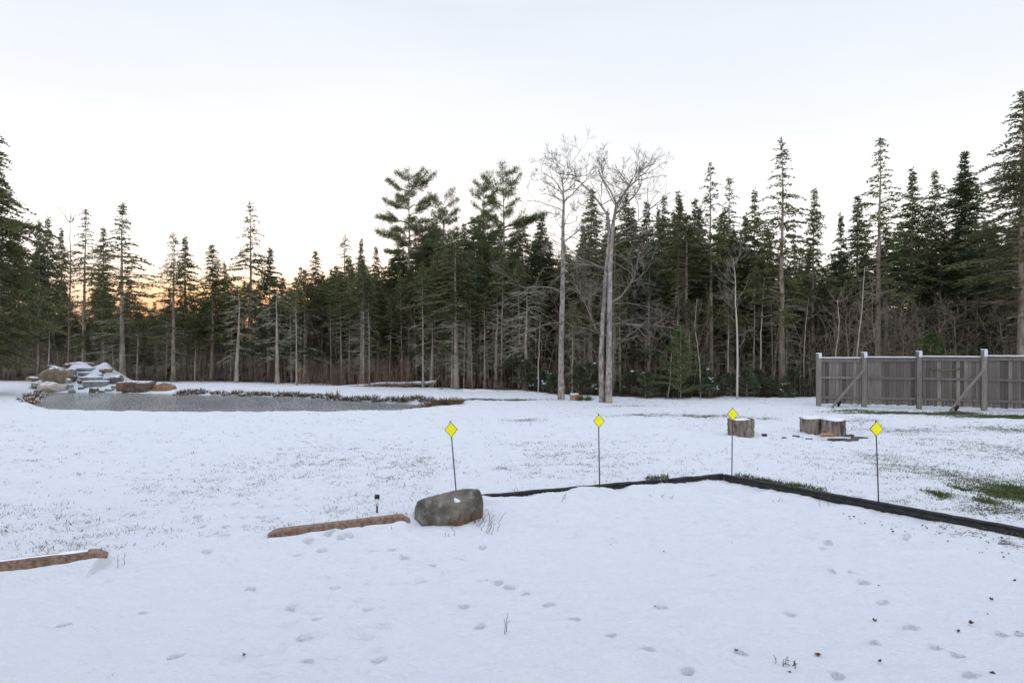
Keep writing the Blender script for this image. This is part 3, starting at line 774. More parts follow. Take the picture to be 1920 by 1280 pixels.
for x0, x1, cnt, d0, d1, lab, grp in ZONES:
    for i in range(cnt):
        px = x0 + (x1 - x0) * (i + rnd.uniform(0.1, 0.9)) / cnt
        D = d0 + (d1 - d0) * (rnd.random() ** 1.5)
        top = float(fill_level(px)) + rnd.uniform(-55, 50)
        plant(rnd.choice(KEYS), 'spruce_tree', lab, 'tree', px, D, top, rnd.uniform(34, 58) * 42 / D, grp)

# thin pale poles along the front of the wood
for x0, x1, cnt, d0, d1, t0, lab, grp in ((60, 540, 14, 39.5, 45, 585, 'thin pale pole of a young conifer at the wood front behind the pond', 'thin poles behind the pond'),
        (545, 790, 24, 35.5, 42, 520, 'thin pale pole of a young conifer standing over the red brush', 'thin poles over the red brush'),
        (790, 1045, 26, 33.5, 40, 500, 'thin pale pole of a young conifer at the wood front under the pines', 'thin poles under the pines'),
        (1060, 1340, 14, 30, 37, 520, 'thin pole of a young conifer at the wood front behind the bare trees', 'thin poles behind the bare trees'),
        (1345, 1535, 8, 30, 36, 520, 'thin pole of a young conifer at the wood front left of the fence', 'thin poles left of the fence')):
    for i in range(cnt):
        px = x0 + (x1 - x0) * (i + rnd.uniform(0.05, 0.95)) / cnt
        plant(rnd.choice(['pole', 'pole_b']), 'spruce_tree', lab, 'tree', px, rnd.uniform(d0, d1), t0 + rnd.uniform(-30, 50), rnd.uniform(20, 30), grp)

# the far wood: one mass of small trees beyond
rng = np.random.default_rng(77)
far = MB()
for i in range(420):
    D = rng.uniform(62, 110); px = rng.uniform(-500, 2450); X = (px - 960) / F * D
    h = ztop(rng.uniform(560, 612) if px < 600 else rng.uniform(500, 600), D); R = rng.uniform(1.2, 2.0)
    far.tube([(X, D, -0.2), (X, D, h * 0.95)], [0.16, 0.03], 4, 1, cap=False)
    k = 420
    u = rng.random(k) ** 0.7; z = h * (0.98 - 0.88 * u); rr = R * u * rng.uniform(0.2, 1.0, k); a = rng.uniform(0, 6.283, k)
    P = np.stack([X + rr * np.cos(a), D + rr * np.sin(a), z], -1)
    Dd = np.stack([np.cos(a), np.sin(a), rng.uniform(-0.5, 0.2, k)], -1) + rng.normal(size=(k, 3)) * 0.3
    far.sprays(P, Dd, rng.uniform(0.4, 0.9, k), rng.uniform(0.10, 0.22, k), 0, rng)
tag(link("distant_wood", far.mesh("distant_wood", [N_, B], smooth=False)), 'dark mass of distant conifers seen between the nearer trunks', 'wood', kind='stuff')

# ------------------------------------------------------------------ bare trees
def grow(rng, out, p, d, L, r, depth, up=0.15, spread=0.7, kids=(3, 6), wig=0.17, decay=0.60, minr=0.0035):
    k = 7; P = [np.array(p)]; d = np.array(d, float)
    for i in range(k - 1):
        d = d + rng.normal(size=3) * wig + np.array([0, 0, up / k * 2]); d /= np.linalg.norm(d)
        P.append(P[-1] + d * L / (k - 1))
    P = np.array(P); R = np.linspace(r, max(minr, r * 0.35), k)
    out.append((P, R, depth))
    if depth <= 0: return
    for c in range(int(rng.integers(*kids))):
        f = rng.uniform(0.25, 1.0); i = min(k - 2, int(f * (k - 1))); q = P[i] + (P[i + 1] - P[i]) * (f * (k - 1) - i)
        t = P[i + 1] - P[i]; t /= np.linalg.norm(t)
        s = np.cross(t, rng.normal(size=3)); s /= np.linalg.norm(s) + 1e-9
        a = rng.uniform(0.5, 1.2) * spread
        nd = t * math.cos(a) + s * math.sin(a); nd[2] += up * 0.5
        grow(rng, out, q, nd / np.linalg.norm(nd), L * decay * rng.uniform(0.6, 1.15) * (1.15 - 0.4 * f), max(minr, r * 0.5 * (1.1 - 0.4 * f)), depth - 1, up, spread, kids, wig, decay, minr)
def tubes(out, mb, m=0):
    for P, R, dp in out: mb.tube(P, R, 6 if R[0] > 0.04 else (4 if R[0] > 0.012 else 3), m, cap=False)

def bare_tree(label, stems, limbs, base, seed, top_parts=None, group='tall bare hardwoods at the edge of the lawn'):
    """stems: polylines with radii (local, from pixels); limbs: (stem, fraction, direction, length, radius, depth)"""
    rng = np.random.default_rng(seed)
    t = thing('bare_tree', label, 'tree', base, 0, group)
    smooth = []
    for P, R in stems:
        P = np.array(P, float); R = np.array(R, float)
        u = np.linspace(0, len(P) - 1, 28)
        Q = np.stack([np.interp(u, np.arange(len(P)), P[:, c]) for c in range(3)], -1); RR = np.interp(u, np.arange(len(P)), R)
        Q[3:-1, :2] += np.cumsum(rng.normal(size=(24, 2)) * 0.012, 0) * 0.6
        smooth.append((Q, RR))
        mb = MB(); mb.tube(Q, RR, 12); link("trunk", mb.mesh("trunk", M['bark_maple']), t)
    out = []
    for st, f, d, L, r, depth, up in limbs:
        Q, RR = smooth[st]; i = f * 27; j = min(26, int(i)); p = Q[j] + (Q[j + 1] - Q[j]) * (i - j)
        d = np.array(d, float); grow(rng, out, p, d / np.linalg.norm(d), L, r, depth, up)
    mb = MB(); tubes(out, mb); link("branches", mb.mesh("branches", M['twig_grey']), t)
    return t
def limbs_auto(rng, stem, n, f0, f1, L, r, depth, up, elev):
    o = []
    for i in range(n):
        f = f0 + (f1 - f0) * (i + rng.random()) / n; a = rng.uniform(0, 6.283)
        e = rng.uniform(*elev)
        o.append((stem, f, (math.cos(a), math.sin(a) * 0.8, e), L * rng.uniform(0.6, 1.1) * (1.1 - 0.35 * f), r * rng.uniform(0.6, 1.1), depth, up))
    return o
rr_ = np.random.default_rng(91)
# smaller bare tree, base at (1052, 748): 1 px = D/1200 m
bx, by = at(1052, 748); k_ = by / F
def loc_pts(pts, x0, y0, kk, dy=None):
    return [((px - x0) * kk, (dy[i] if dy else 0.0), (y0 - py) * kk) for i, (px, py) in enumerate(pts)]
st = [(loc_pts([(1052, 760), (1053, 700), (1055, 600), (1058, 500), (1058, 420), (1059, 375), (1056, 335), (1062, 305)], 1052, 748, k_), [0.17, 0.125, 0.112, 0.09, 0.07, 0.045, 0.022, 0.005])]
lb = limbs_auto(rr_, 0, 19, 0.50, 0.97, 1.75, 0.024, 3, 0.06, (0.0, 0.7)) + limbs_auto(rr_, 0, 20, 0.20, 0.55, 1.7, 0.018, 3, 0.0, (-0.3, 0.3))
lb += [(0, 0.76, (-0.9, 0.1, 0.75), 1.6, 0.03, 4, 0.15), (0, 0.70, (0.8, 0, 0.8), 1.6, 0.03, 4, 0.15), (0, 0.36, (-1, 0.1, 0.25), 2.6, 0.03, 3, 0.0), (0, 0.28, (-1, -0.2, -0.05), 2.8, 0.03, 3, 0.0)]
bare_tree('slimmer of two tall bare trees, single mottled trunk beside the cut stump', st, lb, (bx, by, gz(bx, by)), 92)
# larger bare tree with two grown-together trunks, base at (1135, 755)
bx, by = at(1136, 755); k_ = by / F
st = [(loc_pts([(1141, 770), (1141, 700), (1142, 620), (1142, 520), (1146, 430), (1152, 385), (1174, 352), (1200, 330), (1270, 250)][:8], 1136, 755, k_), [0.16, 0.125, 0.115, 0.095, 0.075, 0.055, 0.04, 0.02]),
      (loc_pts([(1130, 768), (1128, 690), (1130, 610), (1136, 520), (1143, 440), (1140, 405), (1120, 375), (1092, 345), (1072, 325)], 1136, 755, k_, [0.12, 0.14, 0.16, 0.12, 0.06, 0, 0, 0, 0]), [0.13, 0.105, 0.095, 0.08, 0.065, 0.05, 0.04, 0.025, 0.010])]
lb = limbs_auto(rr_, 0, 16, 0.60, 1.0, 1.8, 0.024, 3, 0.10, (0.05, 0.8)) + limbs_auto(rr_, 1, 12, 0.60, 1.0, 1.7, 0.022, 3, 0.10, (0.05, 0.8))
lb += limbs_auto(rr_, 0, 26, 0.24, 0.62, 2.1, 0.022, 3, 0.0, (-0.25, 0.45))
lb += [(0, 0.66, (0.9, 0.1, 0.75), 2.5, 0.045, 4, 0.15), (0, 1.0, (1, 0, 0.1), 1.1, 0.016, 3, 0.1), (0, 0.80, (0.3, 0.2, 1), 1.5, 0.03, 3, 0.15), (0, 0.36, (1, -0.2, 0.5), 3.1, 0.045, 4, 0.05),
       (0, 0.30, (1, 0.1, 0.25), 2.6, 0.04, 3, 0.0), (0, 0.22, (0.9, -0.2, 0.7), 1.9, 0.03, 3, 0.0), (0, 0.45, (-1, -0.3, 0.6), 2.6, 0.035, 3, 0.1), (1, 0.22, (-0.8, 0, 1.1), 2.4, 0.04, 3, 0.2),
       (1, 0.40, (-1, -0.2, 0.35), 2.7, 0.035, 3, 0.0), (0, 0.72, (-0.4, 0, 1), 1.7, 0.03, 4, 0.15), (0, 0.55, (0.9, 0.1, 0.3), 3.0, 0.035, 3, 0.0)]
bare_tree('larger of two tall bare trees, two trunks grown together under a wide crown', st, lb, (bx, by, gz(bx, by)), 93)

def sapling(name, label, cat, px, D, base_py, pts, r, n, L, mat, tmat, seed, depth=2, up=0.35, group=None, elev=(0.4, 1.3)):
    rng = np.random.default_rng(seed)
    X = (px - 960) / F * D; z0 = gz(X, D); kk = D / F
    t = thing(name, label, cat, (X, D, z0), 0, group)
    P = np.array([((x - px) * kk, 0, ztop(y, D) - z0) for x, y in pts]); P[0, 2] = -0.15
    u = np.linspace(0, len(P) - 1, 16)
    Q = np.stack([np.interp(u, np.arange(len(P)), P[:, c]) for c in range(3)], -1); Q[2:, :2] += np.cumsum(rng.normal(size=(14, 2)) * 0.012, 0)
    R = np.linspace(r, r * 0.15, 16)
    mb = MB(); mb.tube(Q, R, 7); link("trunk", mb.mesh("trunk", mat), t)
    out = []
    for i in range(n):
        f = rng.uniform(0.3, 1.0); j = min(14, int(f * 15)); a = rng.uniform(0, 6.283)
        grow(rng, out, Q[j], np.array([math.cos(a), math.sin(a), rng.uniform(*elev)]) / 1.4, L * rng.uniform(0.5, 1.1) * (1.2 - 0.6 * f), r * 0.35, depth, up, kids=(2, 5))
    mb = MB(); tubes(out, mb); link("branches", mb.mesh("branches", tmat), t)
    return t
BIR = 'thin pale birches in front of the wood'
sapling('birch_tree', 'white forked birch standing forward of the wood, left of the fence', 'tree', 1382, 27.8, 748, [(1382, 752), (1383, 660), (1379, 570), (1380, 530), (1377, 485)], 0.052, 22, 1.4, M['birch'], M['twig_grey'], 101, 3, 0.3, BIR)
sapling('birch_tree', 'straight pale birch stem second right of the white forked one', 'tree', 1425, 31, 730, [(1425, 735), (1427, 640), (1430, 570), (1434, 520)], 0.045, 6, 0.8, M['birch'], M['twig_grey'], 102, 2, 0.3, BIR)
sapling('birch_tree', 'thin curved grey stem leaning right between the pale birch and the tall spruce', 'tree', 1446, 30, 735, [(1446, 740), (1452, 680), (1460, 620), (1470, 570)], 0.03, 5, 0.8, M['twig_grey'], M['twig_grey'], 103, 2, 0.3, BIR)
sapling('birch_tree', 'thin pale stem just left of the fence end post', 'tree', 1508, 30.5, 725, [(1508, 735), (1507, 660), (1509, 600), (1512, 560)], 0.03, 5, 0.8, M['birch'], M['twig_grey'], 104, 2, 0.3, BIR)
sapling('birch_tree', 'pale birch stem behind the first fence panel', 'tree', 1565, 29.5, 730, [(1563, 735), (1567, 660), (1572, 600), (1570, 560)], 0.045, 8, 1.0, M['birch'], M['twig_brown'], 105, 3, 0.3, BIR)
sapling('birch_tree', 'white leaning birch behind the fence beside the second post', 'tree', 1603, 29.5, 730, [(1600, 735), (1606, 650), (1614, 580), (1620, 500)], 0.05, 8, 1.0, M['birch'], M['twig_brown'], 106, 3, 0.3, BIR)
sapling('birch_tree', 'thin birch stem in the wood left of the slim bare tree', 'tree', 1010, 31, 745, [(1009, 745), (1010, 690), (1012, 640), (1013, 590)], 0.03, 5, 0.8, M['birch'], M['twig_grey'], 107, 2, 0.3, BIR)
sapling('birch_tree', 'wavy bare sapling left of the young green pine', 'tree', 1252, 28.5, 745, [(1252, 750), (1255, 690), (1260, 640), (1256, 610)], 0.03, 7, 0.8, M['twig_lichen'], M['twig_grey'], 108, 2, 0.3, BIR)
sapling('birch_tree', 'wavy bare sapling right of the young green pine', 'tree', 1314, 28.5, 745, [(1314, 750), (1311, 680), (1302, 610), (1306, 560)], 0.03, 6, 0.7, M['twig_lichen'], M['twig_grey'], 109, 2, 0.3, BIR)
sapling('bare_tree', 'thin reddish bare sapling rising beside the left twin spruces', 'tree', 130, 41, 715, [(128, 720), (130, 560), (132, 480), (131, 402)], 0.07, 10, 1.5, M['twig_red'], M['twig_red'], 110, 3, 0.35)
for i, (px, D, top, lab) in enumerate(((1640, 29.6, 520, 'reddish-brown twiggy bare tree right of the white leaning birch'), (1690, 30, 560, 'low brown twiggy bare tree behind the middle of the second fence panel'),
        (1590, 31, 580, 'brown twiggy bare tree between the two birches behind the fence'), (1790, 29.5, 600, 'small bare brown tree behind the third fence panel'), (1880, 29.3, 600, 'small bare brown tree behind the right end of the fence'))):
    sapling('bare_tree', lab, 'tree', px, D, 730, [(px, 735), (px + 2, 650), (px - 3, 600), (px, top)], 0.05, 14, 1.4, M['twig_brown'], M['twig_brown'], 120 + i, 3, 0.2, 'bare twiggy trees behind the fence')
# dead pale snags by the pond
def snag(label, px, D, top, seed, lean=0.0, dead=45):
    rng = np.random.default_rng(seed); X = (px - 960) / F * D; z = gz(X, D); h = ztop(top, D) - z
    tmb, tp, tr = trunk_mb(rng, h, 0.135, lean, 0.05, 9, 0.05)
    t = thing('dead_tree', label, 'tree', (X, D, z), 0, 'pale dead trunks beyond the pond')
    link("trunk", tmb.mesh("trunk", BP), t)
    mb = MB(); dead_twigs(mb, rng, tp, 0.25 * h, h, dead, 1.5, droop=0.45, fine=9); link("branches", mb.mesh("branches", TL), t)
snag('dead pale trunk with drooping grey twigs below the tallest spruce behind the pond', 443, 38.5, 540, 131, 0.02)
snag('dead pale trunk with hooked grey twigs right of the tallest pond spruce', 520, 37.5, 535, 132, 0.01)
snag('thin broken grey trunk with arched top twigs, left of the red brush', 575, 38, 575, 133, 0.01, 30)
snag('thin grey dead trunk leaning inside the wood right of the red brush', 808, 35, 600, 134, 0.05, 30)
snag('bare grey dead trunk below the pine with the long limb', 930, 34.5, 560, 135, 0.0, 60)
snag('lichen-covered dead trunk close left of the slim bare tree', 985, 33.5, 540, 136, 0.0, 90)

# ------------------------------------------------------------------ undergrowth
def shrub(seed, H, R, needles, snow=0.0, k=900, mb=None):
    rng = np.random.default_rng(seed); cm = MB()
    n = int(R * 75)
    for i in range(n):
        z = H * rng.uniform(0.05, 0.95); a = rng.uniform(0, 6.283); L = R * (1.05 - z / H) ** 0.8 * rng.uniform(0.5, 1.1)
        s = np.linspace(0, 1, 8)
        P = np.stack([L * s * math.cos(a), L * s * math.sin(a), z + L * (0.45 * s - 0.25 * s * s)], -1)
        cm.tube(P, np.linspace(0.009, 0.003, 8), 3, 1, cap=False)
        q = 30; f = rng.random(q); base = np.stack([np.interp(f, s, P[:, c]) for c in range(3)], -1)
        dd = np.array([math.cos(a), math.sin(a), 0.25]) + rng.normal(size=(q, 3)) * 0.55
        cm.sprays(base, dd, rng.uniform(0.08, 0.2, q), rng.uniform(0.02, 0.04, q), 0, rng)
        if snow and rng.random() < snow:
            p = P[5]; cm.sprays(np.tile(p, (4, 1)) + rng.normal(size=(4, 3)) * 0.05 + (0, 0, 0.03), rng.normal(size=(4, 3)) * (1, 1, 0.15), 0.14, 0.09, 2, rng)
    tm = MB(); tm.tube([(0, 0, -0.1), (0.01, 0, H * 0.5), (0, 0, H * 0.97)], [0.03, 0.02, 0.005], 6)
    return tm, cm
def place_shrub(label, name, px, D, H, R, seed, needles, snow=0.0, group=None):
    X = (px - 960) / F * D; tm, cm = shrub(seed, H, R, needles, snow)
    t = thing(name, label, 'young tree', (X, D, gz(X, D)), 0, group)
    link("trunk", tm.mesh("trunk", B), t); link("crown", cm.mesh("crown", [needles, B, M['snow']], smooth=False), t)
    return t
place_shrub('bright green bushy young pine at the wood edge left of the white birch', 'young_pine', 1276, 28.0, 3.3, 1.5, 141, M['needle_bright'])
place_shrub('bright green young pine showing over the fence beside its third post', 'young_pine', 1745, 28.0, 2.9, 1.5, 142, M['needle_bright'])
place_shrub('small bright green pine in the shade behind the waterfall end of the pond', 'young_pine', 318, 40.5, 0.9, 0.5, 143, M['needle_bright'])
yf = [place_shrub('low dark snow-dusted young fir in the thicket below the white birch', 'young_fir', 1210, 28.4, 1.25, 0.75, 150, NF, 0.04, 'young firs along the edge of the wood'),
      place_shrub('low dark snow-dusted young fir in the thicket below the white birch', 'young_fir', 1330, 28.2, 1.0, 0.75, 151, NF, 0.10, 'young firs along the edge of the wood'),
      place_shrub('low dark snow-dusted young fir in the thicket below the white birch', 'young_fir', 1400, 28.6, 1.3, 0.8, 152, NF, 0.05, 'young firs along the edge of the wood')]
for i in range(16):
    px = 1165 + (1535 - 1165) * (i + rnd.random()) / 16; D = 28.2 + rnd.random() * 2.2; X = (px - 960) / F * D; s_ = rnd.uniform(0.45, 1.15)
    dup(yf[i % 3], (X, D, gz(X, D)), rnd.uniform(0, 6.28), (s_ * 1.1, s_ * 1.1, s_))
for i, (px, D, s_) in enumerate(((985, 33, 1.3), (1018, 32.4, 1.1), (1085, 30, 1.2), (1110, 30.5, 1.3), (1035, 31, 1.0), (935, 34.5, 0.8))):
    X = (px - 960) / F * D
    dup(yf[i % 3], (X, D, gz(X, D)), i, (s_, s_, s_), 'dark young fir behind the two bare trunks, one of a few alike', 'young firs behind the bare trunks')

def sticks(name, label, px0, px1, n, d0, d1, h0, h1, mat, seed, spread=0.25, front=True, kids=4):
    rng = np.random.default_rng(seed); mb = MB()
    px = rng.uniform(px0, px1, n)
    for p in px:
        X0 = (p - 960) / F * 35; base = float(treeline_y(X0)) + rng.uniform(d0, d1); X = (p - 960) / F * base
        h = rng.uniform(h0, h1); s = np.linspace(0, 1, 4); a = rng.uniform(0, 6.283); l = rng.uniform(0, spread) * h
        P = np.stack([X + l * s ** 1.6 * math.cos(a), base + l * s ** 1.6 * math.sin(a), gz(X, base) - 0.05 + h * s], -1)
        mb.tube(P, np.linspace(0.012, 0.004, 4), 3, cap=False)
        for j in range(kids):
            f = rng.uniform(0.3, 0.95); q = np.array([np.interp(f, s, P[:, c]) for c in range(3)])
            dd = np.array([rng.normal(), rng.normal(), rng.uniform(0.1, 1.2)]); e = q + dd / np.linalg.norm(dd) * h * rng.uniform(0.12, 0.4)
            mb.tube([q, (q + e) / 2 + rng.normal(size=3) * 0.02, e], [0.007, 0.005, 0.003], 3, cap=False)
    return tag(link(name, mb.mesh(name, mat)), label, 'undergrowth', kind='stuff')
sticks("brushwood", 'tangle of bare brown twigs filling the wood between the trunks', -200, 2150, 3000, 1.0, 16, 0.8, 5.2, TB, 161, 0.4, kids=7)
sticks("red_brush", 'reddish bare brush along the far side of the pond bank', 560, 775, 170, -0.5, 0.9, 0.5, 1.7, M['twig_red'], 162, 0.5, kids=5)
sticks("dry_brush", 'short dry brown brush along the foot of the wood', 230, 1000, 260, -0.4, 1.2, 0.25, 0.8, M['twig_red'], 163, 0.6, kids=4)
sticks("hedge_brush", 'brown leafless brush behind the wooden fence', 1540, 2050, 240, 0.6, 4.0, 1.2, 4.2, TB, 164, 0.35, kids=7)

# ------------------------------------------------------------------ pond bank: sedge, rocks
def tuft(seed, h, r, n=130, dust=False):
    rng = np.random.default_rng(seed); mb = MB(); a = rng.uniform(0, 6.283, n); q = r * np.sqrt(rng.random(n)) * 0.6
    P = np.stack([q * np.cos(a), q * np.sin(a), np.full(n, -0.03)], -1)
    Dd = np.stack([np.cos(a) * 0.75, np.sin(a) * 0.75, rng.uniform(0.5, 1.2, n)], -1) + rng.normal(size=(n, 3)) * 0.25
    k = n if not dust else int(n * 0.84)
    L = h * rng.uniform(0.6, 1.15, n); Wd = rng.uniform(0.015, 0.04, n)
    mb.sprays(P[:k], Dd[:k], L[:k], Wd[:k], 0, rng)
    if dust: mb.sprays(P[k:] + Dd[k:] * 0.12, Dd[k:] * (1, 1, 0.4), L[k:] * 0.45, Wd[k:] * 1.8, 1, rng)
    return mb
tm = [tuft(170 + i, 0.32, 0.36, 130, True).mesh("sedge_tuft", [M['sedge'] if i != 3 else M['sedge_tan'], M['snow']], smooth=False) for i in range(4)]
tu = [tuft(180 + i, 0.40, 0.40, 190).mesh("sedge_tuft", [M['sedge_tan'], M['sedge']][i], smooth=False) for i in range(2)]
far_edge = []
for px in (345, 358, 371, 378, 405, 425, 444, 461, 478, 493, 516, 539, 567, 597, 627, 660, 682, 695, 723, 745, 757, 766, 775, 784, 793, 803, 385, 398, 412, 436, 452, 470, 486, 500, 508, 524, 532, 545, 553, 561, 574, 582, 590, 604, 612, 619, 636, 645, 653, 668, 676, 688, 700, 709, 716, 731, 740, 752):
    far_edge.append((px + rnd.uniform(-3, 3), float(np.interp(px, [300, 400, 530, 621, 686, 738, 800], [738, 741, 745, 749, 753.5, 756.5, 757.5]))))
for i, (px, py) in enumerate(far_edge):
    x, y = at(px, py, -0.2); y += 0.22 + rnd.uniform(0, 0.35); x = (px - 960) / F * y; s_ = rnd.uniform(0.7, 1.25)
    o = link("sedge_tuft", tm[i % 3], None, (x, y, gz(x, y)), (0, 0, rnd.uniform(0, 6)), (s_ * rnd.uniform(0.7, 1.15), s_ * 0.8, s_ * rnd.uniform(0.6, 1.05)))
    tag(o, 'dark dry sedge tuft in the row along the far pond bank', 'plant', 'sedge tufts along the far pond bank')
for i, (px, py, s_) in enumerate(((757, 760, 1.0), (772, 761, 1.0), (785, 762, 1.1), (798, 763, 1.1), (812, 763, 1.1), (826, 762, 1.2), (838, 761, 1.2), (850, 760, 1.0), (858, 758, 0.7), (765, 757, 0.9), (820, 758, 1.2), (845, 757, 1.0))):
    x, y = at(px, py, -0.05)
    tag(link("sedge_tuft", tu[i % 2], None, (x, y, gz(x, y)), (0, 0, i), (s_ * 1.1, s_, s_ * 0.8)), 'tan sedge tuft in the thick clump at the right tip of the pond', 'plant', 'sedge at the right tip of the pond')
x, y = at(624, 744, -0.1); tag(link("sedge_tuft", tm[3], None, (x, y, gz(x, y)), None, (1.0, 1.0, 1.6)), 'tallest tan grass tuft midway along the far pond bank', 'plant')
for i, (px, py, s_) in enumerate(((48, 748, 1.0), (56, 752, 1.0), (60, 744, 1.0), (66, 739, 1.1), (75, 734, 1.1), (84, 734, 0.9), (58, 735, 1.0), (70, 728, 0.9), (340, 733, 1.1), (352, 731, 1.0), (364, 732, 0.9))):
    x, y = at(px, py, 0.0)
    lab = ('tan weed tuft on the bank at the left tip of the pond', 'weeds at the left tip of the pond') if px < 200 else ('reddish weed tuft beside the orange boulder, one of three alike', 'weeds beside the orange boulder')
    tag(link("weed_tuft", tm[3 if i % 3 else 2], None, (x, y, gz(x, y)), (0, 0, i), (s_, s_, s_)), lab[0], 'plant', lab[1])

def rock_mesh(seed, size, mat, planes=14, rough=0.05, sub=5, pts=None, sharp=14.0):
    """an angular boulder: directions cut by random planes, edges worn, surface roughened"""
    rng = np.random.default_rng(seed)
    bm = bmesh.new(); bmesh.ops.create_icosphere(bm, subdivisions=sub, radius=1.0)
    Dv = np.array([v.co[:] for v in bm.verts])
    if pts is None:
        nrm = rng.normal(size=(planes, 3)); nrm /= np.linalg.norm(nrm, axis=1)[:, None]; dist = rng.uniform(0.70, 0.98, planes)
        r = np.full(len(Dv), 1.05)
    else:
        hb = bmesh.new(); P = np.array(pts, float); cc = P.mean(0)
        for p in P - cc: hb.verts.new(p)
        bmesh.ops.convex_hull(hb, input=hb.verts); hb.faces.ensure_lookup_table(); hb.normal_update()
        nrm = np.array([f.normal[:] for f in hb.faces]); dist = np.array([f.normal.dot(f.verts[0].co) for f in hb.faces])
        sg = np.where(dist < 0, -1, 1); nrm = nrm * sg[:, None]; dist = dist * sg
        hb.free(); r = np.full(len(Dv), 9.0)
    c = Dv @ nrm.T
    q = np.where(c > 0.02, dist[None, :] / np.maximum(c, 0.02), 50)
    kk = sharp / np.median(np.min(q, 1))
    q0 = q.min(1)
    r = np.minimum(r, q0 - np.log(np.exp(-kk * (q - q0[:, None])).sum(1)) / kk)
    co = Dv * r[:, None]
    n1 = sum((vnoise(Dv[:, 0] * 3 + k, Dv[:, 1] * 3 + Dv[:, 2] * 2.3, s, k + 1) - 0.5) * a for k, (s, a) in enumerate(((1.3, 1.2), (0.5, 0.7), (0.2, 0.35))))
    co = co * (1 + rough * n1)[:, None]
    if pts is None: co = co * np.array(size)
    else: co = co + cc
    for v, p in zip(bm.verts, co): v.co = p
    me = bpy.data.meshes.new("boulder"); bm.to_mesh(me); bm.free(); me.materials.append(mat)
    me.polygons.foreach_set("use_smooth", np.ones(len(me.polygons), bool))
    return me
RB = rock("tan_boulder", (0.14, 0.115, 0.075), (0.25, 0.205, 0.135), 1, th=0.86)
RP = rock("pale_boulder", (0.42, 0.36, 0.31), (0.58, 0.52, 0.47), 1, th=0.84)
RG = rock("grey_boulder", (0.13, 0.135, 0.14), (0.29, 0.30, 0.30), 1, th=0.78)
RD = rock("dark_boulder", (0.065, 0.06, 0.06), (0.14, 0.125, 0.12), 1, th=0.80)
RO = rock("orange_boulder", (0.17, 0.095, 0.055), (0.29, 0.17, 0.10), 1, th=0.86)
RW = rock("brown_boulder", (0.085, 0.065, 0.05), (0.16, 0.12, 0.095), 1, th=0.86)
WF = 'boulders of the rock waterfall'
def boulder(label, px0, px1, py0, py1, D, mat, seed, depth=0.8, group=WF, round_=False):
    w = (px1 - px0) / F * D / 2; h = (py1 - py0) / F * D / 2
    X = ((px0 + px1) / 2 - 960) / F * D; Z = ztop((py0 + py1) / 2, D)
    if round_: return tag(link("boulder", rock_mesh(seed, (w * 1.12, max(w, h) * depth, h * 1.12), mat, planes=9, rough=0.12, sub=4), None, (X, D, Z)), label, 'boulder', group)
    g = np.random.default_rng(seed); d_ = max(w, h) * depth
    P = []
    for sx in (-1, 1):
        for sy in (-1, 1):
            for sz in (-1, 1):
                P.append((sx * w * g.uniform(0.72, 1.12), sy * d_ * g.uniform(0.7, 1.0), sz * h * g.uniform(0.75, 1.12)))
    for k in range(6): P.append((w * g.uniform(-0.8, 0.8), d_ * g.choice([-1, 1]) * g.uniform(0.8, 1.1), h * g.uniform(-0.8, 1.15)))
    P += [(-w * 1.1, 0, h * g.uniform(-0.4, 0.3)), (w * 1.1, 0, h * g.uniform(-0.4, 0.3)), (w * g.uniform(-0.4, 0.4), 0, h * 1.15)]
    return tag(link("boulder", rock_mesh(seed, None, mat, rough=0.06, sub=4, pts=P), None, (X, D, Z)), label, 'boulder', group)
boulder('large rounded tan boulder on the left of the rock waterfall', 75, 136, 690, 724, 35.5, RB, 201, 0.7, round_=True)
boulder('pale whitish boulder low on the left of the waterfall at the water edge', 76, 120, 716, 737, 34.2, RP, 202, 0.8, round_=True)
boulder('small tan rock farthest left on the waterfall mound', 51, 71, 705, 714, 35.8, RB, 203, 0.8, round_=True)
boulder('snow-topped pale boulder behind the steps on the right of the mound', 180, 209, 688, 702, 37.2, RB, 204, 0.8, round_=True)
boulder('dark grey boulder right of the lowest step slab', 203, 226, 706, 724, 35.2, RD, 205)
boulder('snow-covered grey rock touching the dark one right of the steps', 208, 230, 702, 718, 36.0, RG, 206, 0.8, round_=True)
boulder('small orange rock between the steps and the widest boulder', 220, 240, 716, 733, 34.1, RO, 207)
boulder('widest dark brown boulder at the water edge right of the waterfall', 236, 287, 715, 738, 33.85, RW, 208, 0.5)
boulder('orange-brown boulder at the right end of the row by the water', 289, 329, 719, 738, 33.9, RO, 209, 0.6, round_=True)
boulder('small grey rock at the left foot of the mound beside the pale boulder', 118, 130, 723, 735, 34.6, RD, 210)
boulder('flat grey rock high on the left shoulder of the mound', 92, 120, 690, 697, 36.3, RG, 211, 0.8, round_=True)
boulder('little dark rock in the snow left of the lowest slab', 148, 160, 725, 735, 34.4, RD, 212)
boulder('small grey rock on the mound between the tan boulder and the steps', 133, 142, 692, 701, 35.6, RG, 213)
sr = random.Random(15)
